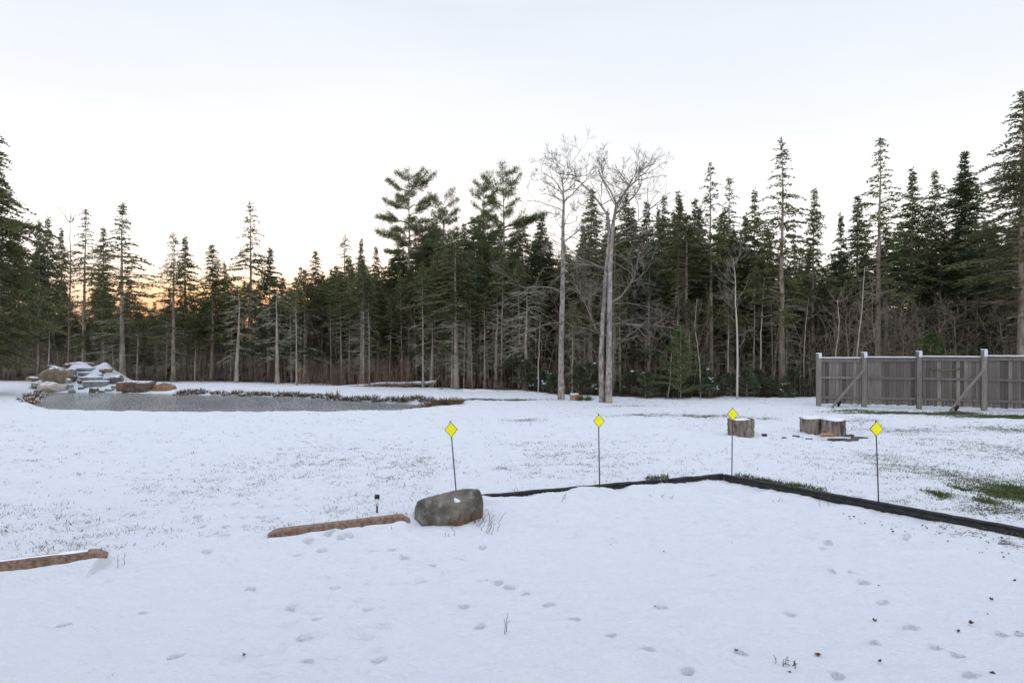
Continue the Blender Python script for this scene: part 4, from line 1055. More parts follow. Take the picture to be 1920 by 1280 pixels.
for i, (px, py, D, w_) in enumerate(((128, 714, 34.9, 12), (139, 707, 35.4, 11), (150, 716, 34.8, 9), (120, 701, 35.9, 13), (112, 693, 36.4, 14), (98, 689, 36.6, 16), (124, 686, 36.9, 12), (186, 705, 36.0, 12), (196, 712, 35.3, 11), (176, 733, 34.0, 14),
        (190, 735, 33.9, 12), (205, 732, 34.1, 14), (135, 734, 33.9, 11), (172, 684, 37.3, 13), (192, 696, 36.6, 12), (216, 726, 34.4, 12), (66, 722, 34.9, 13), (60, 731, 34.0, 12), (70, 737, 33.6, 14), (132, 724, 34.4, 10))):
    h_ = w_ * sr.uniform(0.5, 0.8)
    boulder('small snow-capped stone among many in the rock waterfall', px - w_ / 2, px + w_ / 2, py - h_ / 2, py + h_ / 2, D, (RG, RD, RW, RG)[i % 4], 240 + i, 0.8, 'small stones of the rock waterfall', i % 2 == 0)
def slab(label, px0, px1, py0, py1, D, mat, seed):
    w = (px1 - px0) / F * D; h = (py1 - py0) / F * D; X = ((px0 + px1) / 2 - 960) / F * D; Z = ztop(py1, D)
    rng = np.random.default_rng(seed)
    t = thing("stone_slab", label, 'stone step', (X, D, Z), rng.uniform(-0.06, 0.06), 'stone steps of the waterfall')
    n = 9; u = np.linspace(-1, 1, n); pts = []
    for a in np.linspace(0, 2 * math.pi, 14, endpoint=False):
        c, s = math.cos(a), math.sin(a); e = 0.5
        pts.append((w / 2 * np.sign(c) * abs(c) ** e * rng.uniform(0.85, 1.08), 0.36 * np.sign(s) * abs(s) ** e * rng.uniform(0.93, 1.03)))
    P = np.array([(x, y, 0.0) for x, y in pts] + [(x, y, h * rng.uniform(0.85, 1.05)) for x, y in pts])
    link("stone", rock_mesh(seed, None, mat, rough=0.03, sub=4, pts=P), t)
    sm = MB(); r = np.array([(x * 0.97, y * 0.94) for x, y in pts]); th = 0.06
    ring = [np.column_stack([r * f, np.full(len(r), h * 0.96 + zz)]) for f, zz in ((1.0, 0.0), (1.0, th * 0.55), (0.93, th * 0.9), (0.75, th))]
    V = np.vstack(ring + [np.array([[0, 0, h * 0.96 + th]])]); m = len(r); q = []
    for k in range(3):
        q += [(k * m + i, k * m + (i + 1) % m, (k + 1) * m + (i + 1) % m, (k + 1) * m + i) for i in range(m)]
    sm.add(V, q, [(3 * m + i, 3 * m + (i + 1) % m, 4 * m) for i in range(m)]); link("snow_cap", sm.mesh("snow_cap", M['snow']), t)
slab('topmost pale step slab of the waterfall under thick snow', 132, 167, 681, 686, 37.4, RP, 221)
slab('second grey step slab from the top of the waterfall', 146, 176, 690, 695, 36.7, RG, 222)
slab('third grey step slab, halfway down the waterfall', 150, 180, 698, 705, 36.1, RG, 223)
slab('fourth step slab, thin and dark above the big lowest one', 153, 193, 707, 712, 35.5, RG, 224)
slab('lowest and largest grey step slab with a rough front face', 159, 206, 714.5, 729, 34.8, RG, 225)

# the boulder at the corner of the parking pad
bxx, byy = at(840, 980); pk = byy / F
def RPt(px, py, dy): return ((px - 840) * pk * (byy + dy) / byy, dy, (H_CAM + (640 - py) * (byy + dy) / F))
RF = front_rock()
pts = [RPt(778, 986, 0.0), RPt(776, 960, 0.05), RPt(780, 938, 0.1), RPt(800, 932, 0.0), RPt(866, 990, -0.12), RPt(866, 962, -0.16), RPt(800, 984, -0.12), RPt(805, 945, -0.08), RPt(880, 980, 0.0),
       RPt(850, 918, 0.22), RPt(872, 914, 0.25), RPt(893, 915, 0.25), RPt(900, 930, 0.22), RPt(903, 946, 0.25), RPt(892, 968, 0.12), RPt(780, 945, 0.45), RPt(850, 922, 0.60), RPt(895, 925, 0.6), RPt(900, 975, 0.5), RPt(785, 985, 0.5)]
t = thing("boulder", 'grey lichened boulder at the corner of the parking pad below a yellow marker', 'boulder', (bxx, byy, 0))
link("rock", rock_mesh(231, None, RF, rough=0.07, sub=6, pts=pts, sharp=40.0), t)
sm = MB(); n = 14
cx, cy, cz = RPt(858, 941, 0.02)
ang = np.linspace(0, 2 * math.pi, n, endpoint=False)
ring0 = np.stack([cx + 0.062 * np.cos(ang) + 0.012 * np.cos(ang * 2), cy + 0.035 * np.sin(ang), cz + 0.018 - 0.030 * np.cos(ang) + 0.02 * np.sin(ang)], -1)
ring1 = np.stack([cx + 0.04 * np.cos(ang), cy + 0.02 * np.sin(ang), cz + 0.036 - 0.018 * np.cos(ang)], -1)
sm.add(np.vstack([ring0 - (0, 0, 0.05), ring0, ring1, [[cx, cy, cz + 0.044]]]), [(k * n + i, k * n + (i + 1) % n, (k + 1) * n + (i + 1) % n, (k + 1) * n + i) for k in (0, 1) for i in range(n)], [(2 * n + i, 2 * n + (i + 1) % n, 3 * n) for i in range(n)])
link("snow_patch", sm.mesh("snow_patch", M['snow']), t)

# ------------------------------------------------------------------ fallen logs, stumps
def log(label, p0, p1, r, mat, cat='log', snow=True, name='fallen_log', n=9):
    p0, p1 = np.array(p0, float), np.array(p1, float); mid = (p0 + p1) / 2; mid[2] = 0
    t = thing(name, label, cat, tuple(mid)); s = np.linspace(0, 1, n)[:, None]
    P = p0 - mid + (p1 - p0) * s; P[1:-1] += np.random.default_rng(int(abs(p0[0]) * 100)).normal(size=(n - 2, 3)) * 0.015
    mb = MB(); mb.tube(P, np.linspace(r, r * 0.6, n), 8); link("stem", mb.mesh("stem", mat), t)
    if snow:
        mb = MB(); mb.tube(P[:-1] + (0, 0, r * 0.62), np.linspace(r * 0.85, r * 0.5, n - 1), 8); link("snow_cap", mb.mesh("snow_cap", M['snow']), t)
D = 34.0
def pw(px, py, D): return ((px - 960) / F * D, D, ztop(py, D))
log('long snow-topped fallen trunk lying behind the red brush', pw(818, 717, 34.5), pw(676, 722, 35.2), 0.09, B)
log('low thin fallen stem in front of the red brush', pw(690, 722.5, 34.8), pw(590, 727, 35.6), 0.05, B)
log('broken branch leaning up against the end of the long fallen trunk', pw(812, 721, 34.2), pw(826, 703, 34.6), 0.03, BP, 'branch', False, 'broken_branch')
log('short snow-capped log on the lawn edge left of the bare trees', pw(868, 734, 32.5), pw(902, 738, 32.0), 0.10, M['log_bark'])
log('longer snow-capped log lying by the trunks below the pine with the long limb', pw(892, 734, 32.6), pw(948, 738, 31.8), 0.09, M['log_bark'])
log('thin grey dead branch lying at the foot of the wood near the logs', pw(800, 733, 33.0), pw(830, 729, 33.4), 0.04, BP, 'branch', True, 'broken_branch')
log('snowy dead branch lying right of the larger bare tree', pw(1215, 752, 27.2), pw(1262, 750, 27.8), 0.05, BP, 'branch', True, 'broken_branch')
log('snowy twig heap stem lying left of the fence end', pw(1470, 755, 26.6), pw(1515, 758, 26.2), 0.04, B, 'branch', True, 'broken_branch')

def stump(label, px0, px1, py0, py1, mat, seed, snow=1.0, recess=False, flare=1.0, name='log_section', cat='log section', group='cut log sections on the lawn'):
    x, y = at((px0 + px1) / 2, py1 - 2, 0.02); R = (px1 - px0) / F * y / 2; h = (py1 - py0) / F * y * 0.94
    y += R * 0.8; x = ((px0 + px1) / 2 - 960) / F * (y - R * 0.2); z0 = gz(x, y)
    rng = np.random.default_rng(seed); t = thing(name, label, cat, (x, y, z0), rng.uniform(0, 6), group)
    n = 40; a = np.linspace(0, 2 * math.pi, n, endpoint=False)
    lob = 1 + 0.05 * np.sin(2 * a + seed) + 0.035 * np.sin(5 * a + 2 * seed)
    mb = MB(); rings = []
    for f in np.linspace(0, 1, 12):
        rr = R * lob * (1 + (flare - 1) * (1 - f) ** 2) * (1 + 0.022 * rng.normal(size=n)); zz = -0.08 + (h + 0.08) * f + (0.012 * np.sin(3 * a + seed) * f)
        rings.append(np.stack([rr * np.cos(a), rr * np.sin(a), zz * np.ones(n)], -1))
    k = len(rings); q = [(i * n + j, i * n + (j + 1) % n, (i + 1) * n + (j + 1) % n, (i + 1) * n + j) for i in range(k - 1) for j in range(n)]
    mb.add(np.vstack(rings), q); link("bark", mb.mesh("bark", mat), t)
    top = rings[-1] * (0.985, 0.985, 1); dz = -0.07 if recess else -0.006
    tb = MB(); tb.add(np.vstack([top + (0, 0, dz), [[0, 0, h + dz]]]), None, [(j, (j + 1) % n, n) for j in range(n)]); link("cut_top", tb.mesh("cut_top", M['endgrain']), t)
    if snow:
        th = 0.035 * snow; sm = MB(); f0 = 0.90 if recess else 0.96
        R0 = top * (f0, f0, 1) + (0, 0, dz); R1 = top * (f0 * 0.985, f0 * 0.985, 1) + (0, 0, dz + th * 0.8); R2 = top * (f0 * 0.85, f0 * 0.85, 1) + (0, 0, dz + th); R2[:, 2] += 0.012 * rng.random(n)
        sm.add(np.vstack([R0, R1, R2, [[0, 0, h + dz + th * 1.15]]]), [(i * n + j, i * n + (j + 1) % n, (i + 1) * n + (j + 1) % n, (i + 1) * n + j) for i in range(2) for j in range(n)], [(2 * n + j, 2 * n + (j + 1) % n, 3 * n) for j in range(n)])
        link("snow_cap", sm.mesh("snow_cap", M['snow']), t)
    return t
stump('lone log section standing behind the third yellow marker, snow sunk inside its rim', 1368, 1415, 787, 819, M['log_bark'], 301, 1.6, True)
stump('left of two touching log sections, flat snowy top', 1503, 1543, 785, 814, M['log_bark'], 302, 1.0)
stump('right of two touching log sections, wider at its foot', 1543, 1586, 787, 819, M['log_bark'], 303, 1.0, flare=1.12)
stump('small cut stump between the two tall bare trees', 1069, 1086, 739, 751, M['endgrain'], 304, 1.2, name='tree_stump', cat='stump', group='stump by the bare trees')
log('short brown split log lying against the foot of the right log section', (*at(1540, 823)[0:1], at(1540, 823)[1], 0.10), (*at(1564, 823)[0:1], at(1564, 822)[1], 0.10), 0.055, M['endgrain'], 'firewood', False, 'firewood_log')
def plank(label, pts, w, h, mat, cat='board', name='board'):
    (x0, y0), (x1, y1) = [at(*p) for p in pts]; t = math.atan2(y1 - y0, x1 - x0); L = math.hypot(x1 - x0, y1 - y0)
    mb = MB(); rng = np.random.default_rng(int(x0 * 1000)); n = 8
    for i in range(n):
        pass
    s = np.linspace(-L / 2, L / 2, n); top = h * rng.uniform(0.75, 1.15, n)
    V = []
    for i in range(n): V += [(s[i], -w / 2, -0.02), (s[i], w / 2 * rng.uniform(0.8, 1.1), -0.02), (s[i], w / 2 * rng.uniform(0.8, 1.1), top[i]), (s[i], -w / 2, top[i] * 0.9)]
    q = [(i * 4 + j, i * 4 + (j + 1) % 4, (i + 1) * 4 + (j + 1) % 4, (i + 1) * 4 + j) for i in range(n - 1) for j in range(4)] + [(0, 3, 2, 1), ((n - 1) * 4, (n - 1) * 4 + 1, (n - 1) * 4 + 2, (n - 1) * 4 + 3)]
    mb.add(V, q); cx, cy = (x0 + x1) / 2, (y0 + y1) / 2
    tag(link(name, mb.mesh(name, mat, smooth=False), None, (cx, cy, gz(cx, cy) + 0.01), (0, 0, t)), label, cat)
plank('long dark weathered board lying in the snow before the log pair', ((1553, 825), (1608, 825)), 0.10, 0.05, M['driftwood'])
plank('grey board end poking out right of the log pair', ((1595, 822), (1627, 824)), 0.08, 0.04, M['driftwood'])
plank('short grey board half under snow right of the log pair, behind the long one', ((1578, 819), (1600, 817)), 0.06, 0.04, M['driftwood'])
plank('small black block in the snow right of the lone log section', ((1429, 818), (1437, 818)), 0.08, 0.05, M['black'], 'debris', 'black_block')
plank('dark bark piece in the snow left of the log pair', ((1486, 819), (1499, 820)), 0.08, 0.035, M['driftwood'], 'debris', 'bark_piece')
plank('thin bark flake in the snow nearest below the log pair', ((1511, 824), (1522, 824)), 0.05, 0.02, M['driftwood'], 'debris', 'bark_piece')
plank('smallest bark flake in the snow midway between lone log and log pair', ((1466, 821), (1474, 821)), 0.04, 0.015, M['driftwood'], 'debris', 'bark_piece')
# yellow-green bush by the stump
x, y = at(1095, 750); tb = tuft(320, 0.33, 0.35, 160)
tag(link("low_bush", tb.mesh("low_bush", M['blade_green'], smooth=False), None, (x, y, gz(x, y))), 'yellow-green low bush right of the small cut stump', 'bush')

# ------------------------------------------------------------------ wooden fence
FP = [at(1535, 762), at(1620, 763.5), at(1723, 766), at(1845, 770)]
ux, uy = FP[3][0] - FP[2][0], FP[3][1] - FP[2][1]
FP.append((FP[3][0] + ux * 1.1, FP[3][1] + uy * 1.1)); FP.append((FP[4][0] + ux * 1.15, FP[4][1] + uy * 1.15))
fence = thing('wooden_fence', 'tall weathered grey board fence with snowy post tops and two slanting braces', 'fence', (*FP[0], 0))
fo_ = np.array([*FP[0], 0.0])
def attr(me, vals):
    a = me.attributes.new("rnd", 'FLOAT', 'FACE'); a.data.foreach_set("value", np.array(vals, np.float32))
frn = np.random.default_rng(401)
FHS = [1.82, 1.845, 1.885, 1.92, 1.95, 1.98]                    # top of the fence at each post
for i, (x, y) in enumerate(FP):
    D = y; ph = ztop((663, 661, 659, 655.8, 652, 648)[i], D); FH = FHS[i]
    th = math.atan2(FP[min(i + 1, 5)][1] - FP[max(i - 1, 0)][1], FP[min(i + 1, 5)][0] - FP[max(i - 1, 0)][0])
    R = np.array(Matrix.Rotation(th, 3, 'Z'))
    mb = MB(); mb.box((0, 0, ph / 2 - 0.15), (0.16, 0.16, ph + 0.3), rot=R)
    me = mb.mesh("post", M['fence'], smooth=False); attr(me, [frn.uniform(0.55, 0.9)] * 6)
    p = link("post", me, fence, (x - fo_[0], y - fo_[1], 0))
    sb = MB(); sb.box((0.0, 0, ph + 0.016), (0.165, 0.165, 0.032), rot=R); hh = ph - FH - 0.03
    off = R @ np.array([0.035, -0.088, 0]); sb.box((off[0], off[1], FH + 0.04 + hh / 2), (0.098, 0.018, hh), rot=R)
    off = R @ np.array([0.0885, 0, 0]); sb.box((off[0], off[1], FH + 0.04 + hh / 2), (0.016, 0.14, hh), rot=R)
    link("snow_cap", sb.mesh("snow_cap", M['snow'], smooth=False), p)
for i in range(5):
    FH = (FHS[i] + FHS[i + 1]) / 2
    a, b = np.array(FP[i]), np.array(FP[i + 1]); L = np.linalg.norm(b - a); d = (b - a) / L; th = math.atan2(d[1], d[0]); R = np.array(Matrix.Rotation(th, 3, 'Z'))
    nrm = np.array([-d[1], d[0]]); o = a - fo_[:2]
    mb = MB(); vals = []; nb = max(12, int(L / 0.118)); w = L / nb
    for k in range(nb):
        c = o + d * (k + 0.5) * w + nrm * (0.055 + 0.004 * frn.random()); top = FH - 0.05 - 0.01 * frn.random(); bot = 0.10 + 0.03 * frn.random()
        mb.box((c[0], c[1], (top + bot) / 2), (w - 0.008, 0.02, top - bot), rot=R); vals += [float(np.clip(frn.normal(0.45, 0.33), 0, 1))] * 6
    me = mb.mesh("board_panel", M['fence'], smooth=False); attr(me, vals); link("board_panel", me, fence)
    for zr, hr, tk in ((FH - 0.06, 0.11, 0.045), (1.12, 0.085, 0.04), (0.36, 0.085, 0.04)):
        mb = MB(); c = o + d * L / 2 + nrm * 0.020; mb.box((c[0], c[1], zr), (L - 0.15, tk, hr), rot=R)
        me = mb.mesh("rail", M['fence'], smooth=False); attr(me, [frn.uniform(0.35, 0.7)] * 6); link("rail", me, fence)
    mb = MB(); c = o + d * L / 2 + nrm * 0.035; mb.box((c[0], c[1], FH + 0.012), (L - 0.16, 0.16, 0.03), rot=R)
    me = mb.mesh("cap_board", M['fence'], smooth=False); attr(me, [0.4] * 6); cb_ = link("cap_board", me, fence)
    mb = MB(); s = np.linspace(0.08, L - 0.08, 24); P = np.array([(*(o + d * q + nrm * 0.035), FH + 0.030 + 0.006 * frn.random()) for q in s])
    mb.tube(P, 0.05, 8); me = mb.mesh("snow_cap", M['snow']); v = np.empty(len(me.vertices) * 3); me.vertices.foreach_get("co", v); v = v.reshape(-1, 3)
    v[:, 2] = np.maximum((v[:, 2] - FH - 0.03) * 0.7 + FH + 0.033, FH + 0.029); me.vertices.foreach_set("co", v.ravel()); link("snow_cap", me, cb_)
def brace(pa, pb):
    P = [pa, pb]; mb = MB(); a, b = np.array(pa), np.array(pb); d = b - a; L = np.linalg.norm(d)
    q = Vector(d).to_track_quat('X', 'Z').to_matrix(); mb.box((a + b) / 2 - fo_, (L, 0.045, 0.08), rot=np.array(q))
    me = mb.mesh("brace", M['fence'], smooth=False); attr(me, [0.75] * 6); link("brace", me, fence)
def fpt(px, py, off=-0.16):                   # a point just in front of the fence plane
    X0 = (px - 960) / F
    for i in range(5):
        a, b = np.array(FP[i]), np.array(FP[i + 1]); d = b - a
        t = (a[0] - X0 * a[1]) / (X0 * d[1] - d[0])
        if 0 <= t <= 1 or i == 4: break
    D = a[1] + d[1] * t + off
    return (X0 * D, D, ztop(py, D))
brace(fpt(1621, 692, -0.11), (*fpt(1560, 760, -0.75)[:2], 0.05)); brace(fpt(1845, 693, -0.11), (*fpt(1782, 764, -0.8)[:2], 0.05))
a = [fpt(1745 + 60 * s, 691 + 4 * math.sin(s * 3.1) - 1.5 * s, -0.05) for s in np.linspace(0, 1, 12)]
mb = MB(); mb.tube(np.array(a), 0.028, 6)
tag(link("brown_stick", mb.mesh("brown_stick", plain("brown_wood", (0.10, 0.065, 0.04), (0.16, 0.11, 0.07), 8))), 'curved brown stick hung flat on the third fence panel', 'stick')
for px, py, lab in ((1572, 763, 'small black spotlight on the grass under the left fence brace'), (1792, 770, 'small black spotlight on the grass under the right fence brace')):
    x, y = at(px, py); t = thing('garden_spotlight', lab, 'lamp', (x, y, gz(x, y)), 0.3, 'garden spotlights at the fence')
    mb = MB(); mb.tube([(0, 0, -0.1), (0, 0, 0.08)], 0.02, 8); link("stake", mb.mesh("stake", M['black']), t)
    mb = MB(); P = np.array([(0, 0.0, 0.05), (0, -0.01, 0.10), (0, -0.03, 0.16), (0, -0.05, 0.20), (0, -0.055, 0.205)]); mb.tube(P, [0.04, 0.065, 0.08, 0.085, 0.07], 14)
    link("lamp_head", mb.mesh("lamp_head", M['black']), t)
    mb = MB(); mb.box((0, 0.0, 0.03), (0.05, 0.14, 0.02)); link("bracket", mb.mesh("bracket", M['black']), t)

# ------------------------------------------------------------------ edging, wheel stops, markers, path light
def edging(label, x0, x1, n, seed):
    rng = np.random.default_rng(seed)
    xs_ = np.linspace(x0, x1, n); P = np.stack([xs_, edge_y(xs_) + rng.normal(size=n) * 0.004, np.zeros(n)], -1)
    T = np.gradient(P, axis=0); T /= np.linalg.norm(T, axis=1)[:, None]; Nn = np.stack([-T[:, 1], T[:, 0], np.zeros(n)], -1)
    top = 0.135 + 0.004 * np.sin(np.linspace(0, 13, n) + seed) + rng.normal(size=n) * 0.002
    prof = [(-0.030, -0.15), (-0.028, 0.045), (-0.036, 0.060), (-0.036, 0.066), (-0.026, 0.078), (-0.026, -0.022), (-0.040, -0.012), (-0.042, 0.0), (-0.03, 0.012), (0.0, 0.018), (0.03, 0.010), (0.036, -0.01), (0.03, -0.15)]
    V = []
    for i in range(n):
        for j, (a, z) in enumerate(prof):
            zz = z if j < 5 else top[i] + z
            if j == 12: zz = -0.15
            V.append(P[i] + Nn[i] * a + np.array([0, 0, zz]))
    m = len(prof); q = [(i * m + j, i * m + (j + 1) % m, (i + 1) * m + (j + 1) % m, (i + 1) * m + j) for i in range(n - 1) for j in range(m)]
    mb = MB(); mb.add(np.array(V), q); t = [(i0 + m - 1 - 0, i0 + j, i0 + j + 1) for i0 in (0, (n - 1) * m) for j in range(m - 2)]
    mb.add(np.zeros((0, 3))); mb.t.append(np.array(t)); mb.tm.append(np.zeros(len(t), int))
    o = link("lawn_edging", mb.mesh("lawn_edging", M['black'])); return tag(o, label, 'edging', 'black lawn edging strips')
edging('black edging strip running right from the boulder, nearest piece to it', -0.58, 1.13, 30, 1)
edging('short middle black edging strip below the second yellow marker', 1.16, 2.52, 26, 2)
edging('black edging strip up to the far corner of the pad', 2.56, 3.75, 24, 3)
edging('long black edging strip from the corner down to the right', 3.79, 10.5, 90, 4)

def wheel_stop(label, c, ang, L, seed, snow_cover):
    rng = np.random.default_rng(seed); t = thing('wheel_stop', label, 'parking block', (*c, gz(*c) - 0.038), ang, 'brown concrete wheel stops')
    n = 26; s = np.linspace(-L / 2, L / 2, n); mb = MB(); V = []
    for i, q in enumerate(s):
        e = min(1.0, (L / 2 - abs(q)) / 0.10); hh = 0.080 + 0.055 * e ** 0.7 + rng.normal() * 0.0012; wt = 0.055 - 0.0 * e; wb = 0.09
        if i in (0, n - 1): hh = 0.08
        V += [(q, -wb, -0.10), (q, -wb + 0.01, 0.03), (q, -wt - 0.008, hh - 0.015), (q, -wt + 0.008, hh), (q, wt - 0.008, hh), (q, wt + 0.008, hh - 0.015), (q, wb - 0.01, 0.03), (q, wb, -0.10)]
    m = 8; mb.add(V, [(i * m + j, i * m + (j + 1) % m, (i + 1) * m + (j + 1) % m, (i + 1) * m + j) for i in range(n - 1) for j in range(m)],
                  [(0, j + 1, j) for j in range(1, 7)] + [((n - 1) * m, (n - 1) * m + j, (n - 1) * m + j + 1) for j in range(1, 7)])
    link("block", mb.mesh("block", M['concrete_tan'], smooth=False), t)
    if snow_cover:
        sm = MB(); k = 30; s = np.linspace(-L / 2 - 0.05, L / 2 * snow_cover, k); V = []
        for q in s:
            j = rng.normal() * 0.006; e = 1 if q < s[-1] - 0.1 else 0.55
            V += [(q, -0.040 + j, 0.126), (q, -0.032 + j, 0.136 + 0.002 * e), (q, 0.0, 0.140), (q, 0.08, 0.128), (q, 0.20, 0.09), (q, 0.36, 0.02)]
        sm.add(V, [(i * 6 + j, i * 6 + j + 1, (i + 1) * 6 + j + 1, (i + 1) * 6 + j) for i in range(k - 1) for j in range(5)]); link("snow_cap", sm.mesh("snow_cap", M['snow']), t)
    return t
ang = math.atan2(8.72 - 7.95, -1.4 + 3.03)
wheel_stop('brown concrete wheel stop with bare top, leading up to the boulder', (-2.22, 8.34), ang, 1.80, 411, 0)
wheel_stop('brown concrete wheel stop with snow over its top, cut off at the left', (-5.42, 6.86), ang, 1.85, 412, 0.80)

def marker(label, base, top, diamond, D, hw, hh, tilt):
    X = (base[0] - 960) / F * D; z0 = gz(X, D)
    t = thing('driveway_marker', label, 'marker', (X, D, z0), 0, 'yellow diamond driveway markers')
    def lp(p): return np.array([(p[0] - 960) / F * D - X, 0, ztop(p[1], D) - z0])
    b, tp_ = lp(base), lp(top); b[2] = -0.12
    mb = MB(); mb.tube([b, (b + tp_) / 2, tp_], [0.0095, 0.0095, 0.0085], 8); link("rod", mb.mesh("rod", M['rod']), t)
    c = lp(diamond); w, h = hw / F * D, hh / F * D; R = np.array(Matrix.Rotation(tilt, 3, 'Y'))
    def plate(f, y0, y1):
        v = np.array([(0, 0, -h), (w, 0, 0), (0, 0, h), (-w, 0, 0)]) * f; v = v @ R.T
        return np.vstack([v + c + (0, y0, 0), v + c + (0, y1, 0)]), [(0, 1, 2, 3), (7, 6, 5, 4)] + [(i, i + 4, (i + 1) % 4 + 4, (i + 1) % 4) for i in range(4)]
    mb = MB(); mb.add(*plate(1.0, -0.016, -0.011)); bo = link("backing_plate", mb.mesh("backing_plate", M['black'], smooth=False), t)
    mb = MB(); mb.add(*plate(0.90, -0.020, -0.0165)); link("reflector", mb.mesh("reflector", M['yellow'], smooth=False), t)
d1 = 9.75
marker('yellow diamond marker on a leaning rod behind the boulder', (857, 935), (844, 789), (846, 805), 9.95, 12.5, 14.5, math.radians(-3))
marker('yellow diamond marker standing at the black edging, second right from the boulder', (1124.5, 930), (1122, 775), (1123, 789), at(0, 928)[1], 10.8, 12.8, 0)
marker('yellow diamond marker at the far corner of the pad before the lone log section', (1372, 908), (1373.5, 764), (1373.5, 776), at(0, 906)[1], 10.6, 12, 0)
marker('yellow diamond marker right of the log pair on the long edging strip', (1648.5, 960), (1642, 788), (1642.5, 803.5), at(0, 960)[1], 12.8, 14.5, math.radians(1))

x, y = at(707, 982); y += 0.32; x = (707 - 960) / F * y
t = thing('path_light', 'small black solar path light behind the bare-topped wheel stop', 'lamp', (x, y, gz(x, y))); g0 = gz(x, y)
zt = ztop(927, y) - g0; zc1 = ztop(934, y) - g0; zc2 = ztop(947, y) - g0
mb = MB(); mb.tube([(0, 0, -0.1), (0, 0, zc2)], 0.013, 10); link("stem", mb.mesh("stem", M['black']), t)
mb = MB(); mb.tube([(0, 0, zc2 - 0.005), (0, 0, zc1 + 0.003)], [0.020, 0.027], 14); link("lens", mb.mesh("lens", M['clear']), t)
mb = MB(); mb.tube([(0, 0, zc1), (0, 0, zc1 + 0.01), (0, 0, zt - 0.008), (0, 0, zt)], [0.036, 0.038, 0.036, 0.026], 16); link("cap", mb.mesh("cap", M['black']), t)

# ------------------------------------------------------------------ grass, weeds, leaves on the snow
rng = np.random.default_rng(501)
def blades(n, sampler, h, mat, name, label, w=0.006, flat=0.6):
    x, y = sampler(n); z = ground_z(x, y, True); k = len(x)
    P = np.stack([x, y, z - 0.01], -1); Dd = rng.normal(size=(k, 3)) * flat; Dd[:, 2] = rng.uniform(0.5, 1.2, k)
    mb = MB(); mb.sprays(P, Dd, rng.uniform(*h, k), rng.uniform(0.6, 1.3, k) * w * (1 + y / 14.0), 0, rng)
    return tag(link(name, mb.mesh(name, mat, smooth=False)), label, 'grass', kind='stuff')
def lawn_s(n):
    # rejection by cover: clumps of a few blades
    X, Y = [], []
    while sum(map(len, X)) < n:
        D = 3000.0 / rng.uniform(108, 420, n); px = rng.uniform(-150, 2070, n); xx = (px - 960) / F * D
        c = lawn_cover(xx, D); pr = np.clip((c - 0.06), 0, 1) ** 1.35 * (vnoise(xx, D, 0.35, 3) ** 1.5) * (0.4 + vnoise(xx, D, 1.6, 1))
        ok = (rng.random(n) < pr) & (D > edge_y(xx) + 0.05) & (D < treeline_y(xx))
        ok &= ~((D > 20) & (pond_sd(xx, D) < 0.3)); X.append(xx[ok]); Y.append(D[ok])
    X, Y = np.concatenate(X)[:n], np.concatenate(Y)[:n]
    m = 4; X = np.repeat(X, m) + rng.normal(size=n * m) * 0.045; Y = np.repeat(Y, m) + rng.normal(size=n * m) * 0.03
    return X, Y
blades(9000, lawn_s, (0.025, 0.075), M['blade'], "lawn_grass", 'thin brown-green grass blades poking through the snow on the lawn', 0.0036)
def green_s(n):
    X, Y = [], []
    for px, py, rx, ry, a in [g for g in GRASS if g[4] >= 0.6]:
        k = int(n * rx * ry / 3500.0) + 60
        q = rng.normal(size=(k, 2)) * 0.62; cx, cy = at(px, py, 0.1); x2, _ = at(px + rx, py, 0.1); _, y2 = at(px, py - ry, 0.1)
        X.append(cx + q[:, 0] * (x2 - cx)); Y.append(cy + q[:, 1] * (y2 - cy))
    X, Y = np.concatenate(X), np.concatenate(Y); ok = Y > edge_y(X) + 0.05
    return X[ok], Y[ok]
blades(16000, green_s, (0.03, 0.085), M['blade_green'], "green_grass", 'green grass showing in melted patches of the lawn', 0.006)
def strip_s(n):
    xx = np.concatenate([rng.uniform(3.95, 4.95, n), rng.uniform(2.3, 2.7, n // 3)]); return xx, edge_y(xx) + 0.06 + np.abs(rng.normal(size=len(xx))) * 0.07
blades(500, strip_s, (0.05, 0.13), M['blade_green'], "edge_grass", 'green grass tufts along the back of the black edging', 0.007)

def weed(label, px, py, h, n, seed, spread=0.35, z=0.0, mat='stalk', group=None, tips=False):
    r = np.random.default_rng(seed); x, y = at(px, py, z); mb = MB()
    for i in range(n):
        a = r.uniform(0, 6.283); L = h * r.uniform(0.5, 1.0); s = np.linspace(0, 1, 5); o = r.normal(size=2) * 0.03 * n ** 0.5
        P = np.stack([o[0] + L * spread * s ** 1.4 * math.cos(a), o[1] + L * spread * s ** 1.4 * math.sin(a), -0.03 + L * s], -1); P[1:] += r.normal(size=(4, 3)) * 0.006
        mb.tube(P, np.linspace(0.0038, 0.002, 5), 4)
        for j in range(2 if tips else 1):
            f = r.uniform(0.5, 0.9); q = np.array([np.interp(f, s, P[:, c]) for c in range(3)]); e = q + np.array([r.normal(), r.normal(), 0.8]) * 0.10 * L
            mb.tube([q, (q + e) / 2 + 0.003, e], [0.0025, 0.002, 0.0015], 3, cap=False)
        if tips: mb.sprays(np.tile(P[-1], (9, 1)) - (0, 0, 0.01) * np.arange(9)[:, None], r.normal(size=(9, 3)), 0.025, 0.012, 0, r)
    o = link("dry_weed", mb.mesh("dry_weed", M[mat]), None, (x, y, gz(x, y))); return tag(o, label, 'weed', group or 'dry weeds in the snow')
weed('stiff dry stalks right of the boulder, standing apart in the snow', 913, 998, 0.20, 6, 511)
weed('tangle of dry stalks hugging the right foot of the boulder', 893, 978, 0.26, 22, 512, 0.6)
weed('two thin dry stalks just below the boulder', 842, 1008, 0.13, 3, 513)
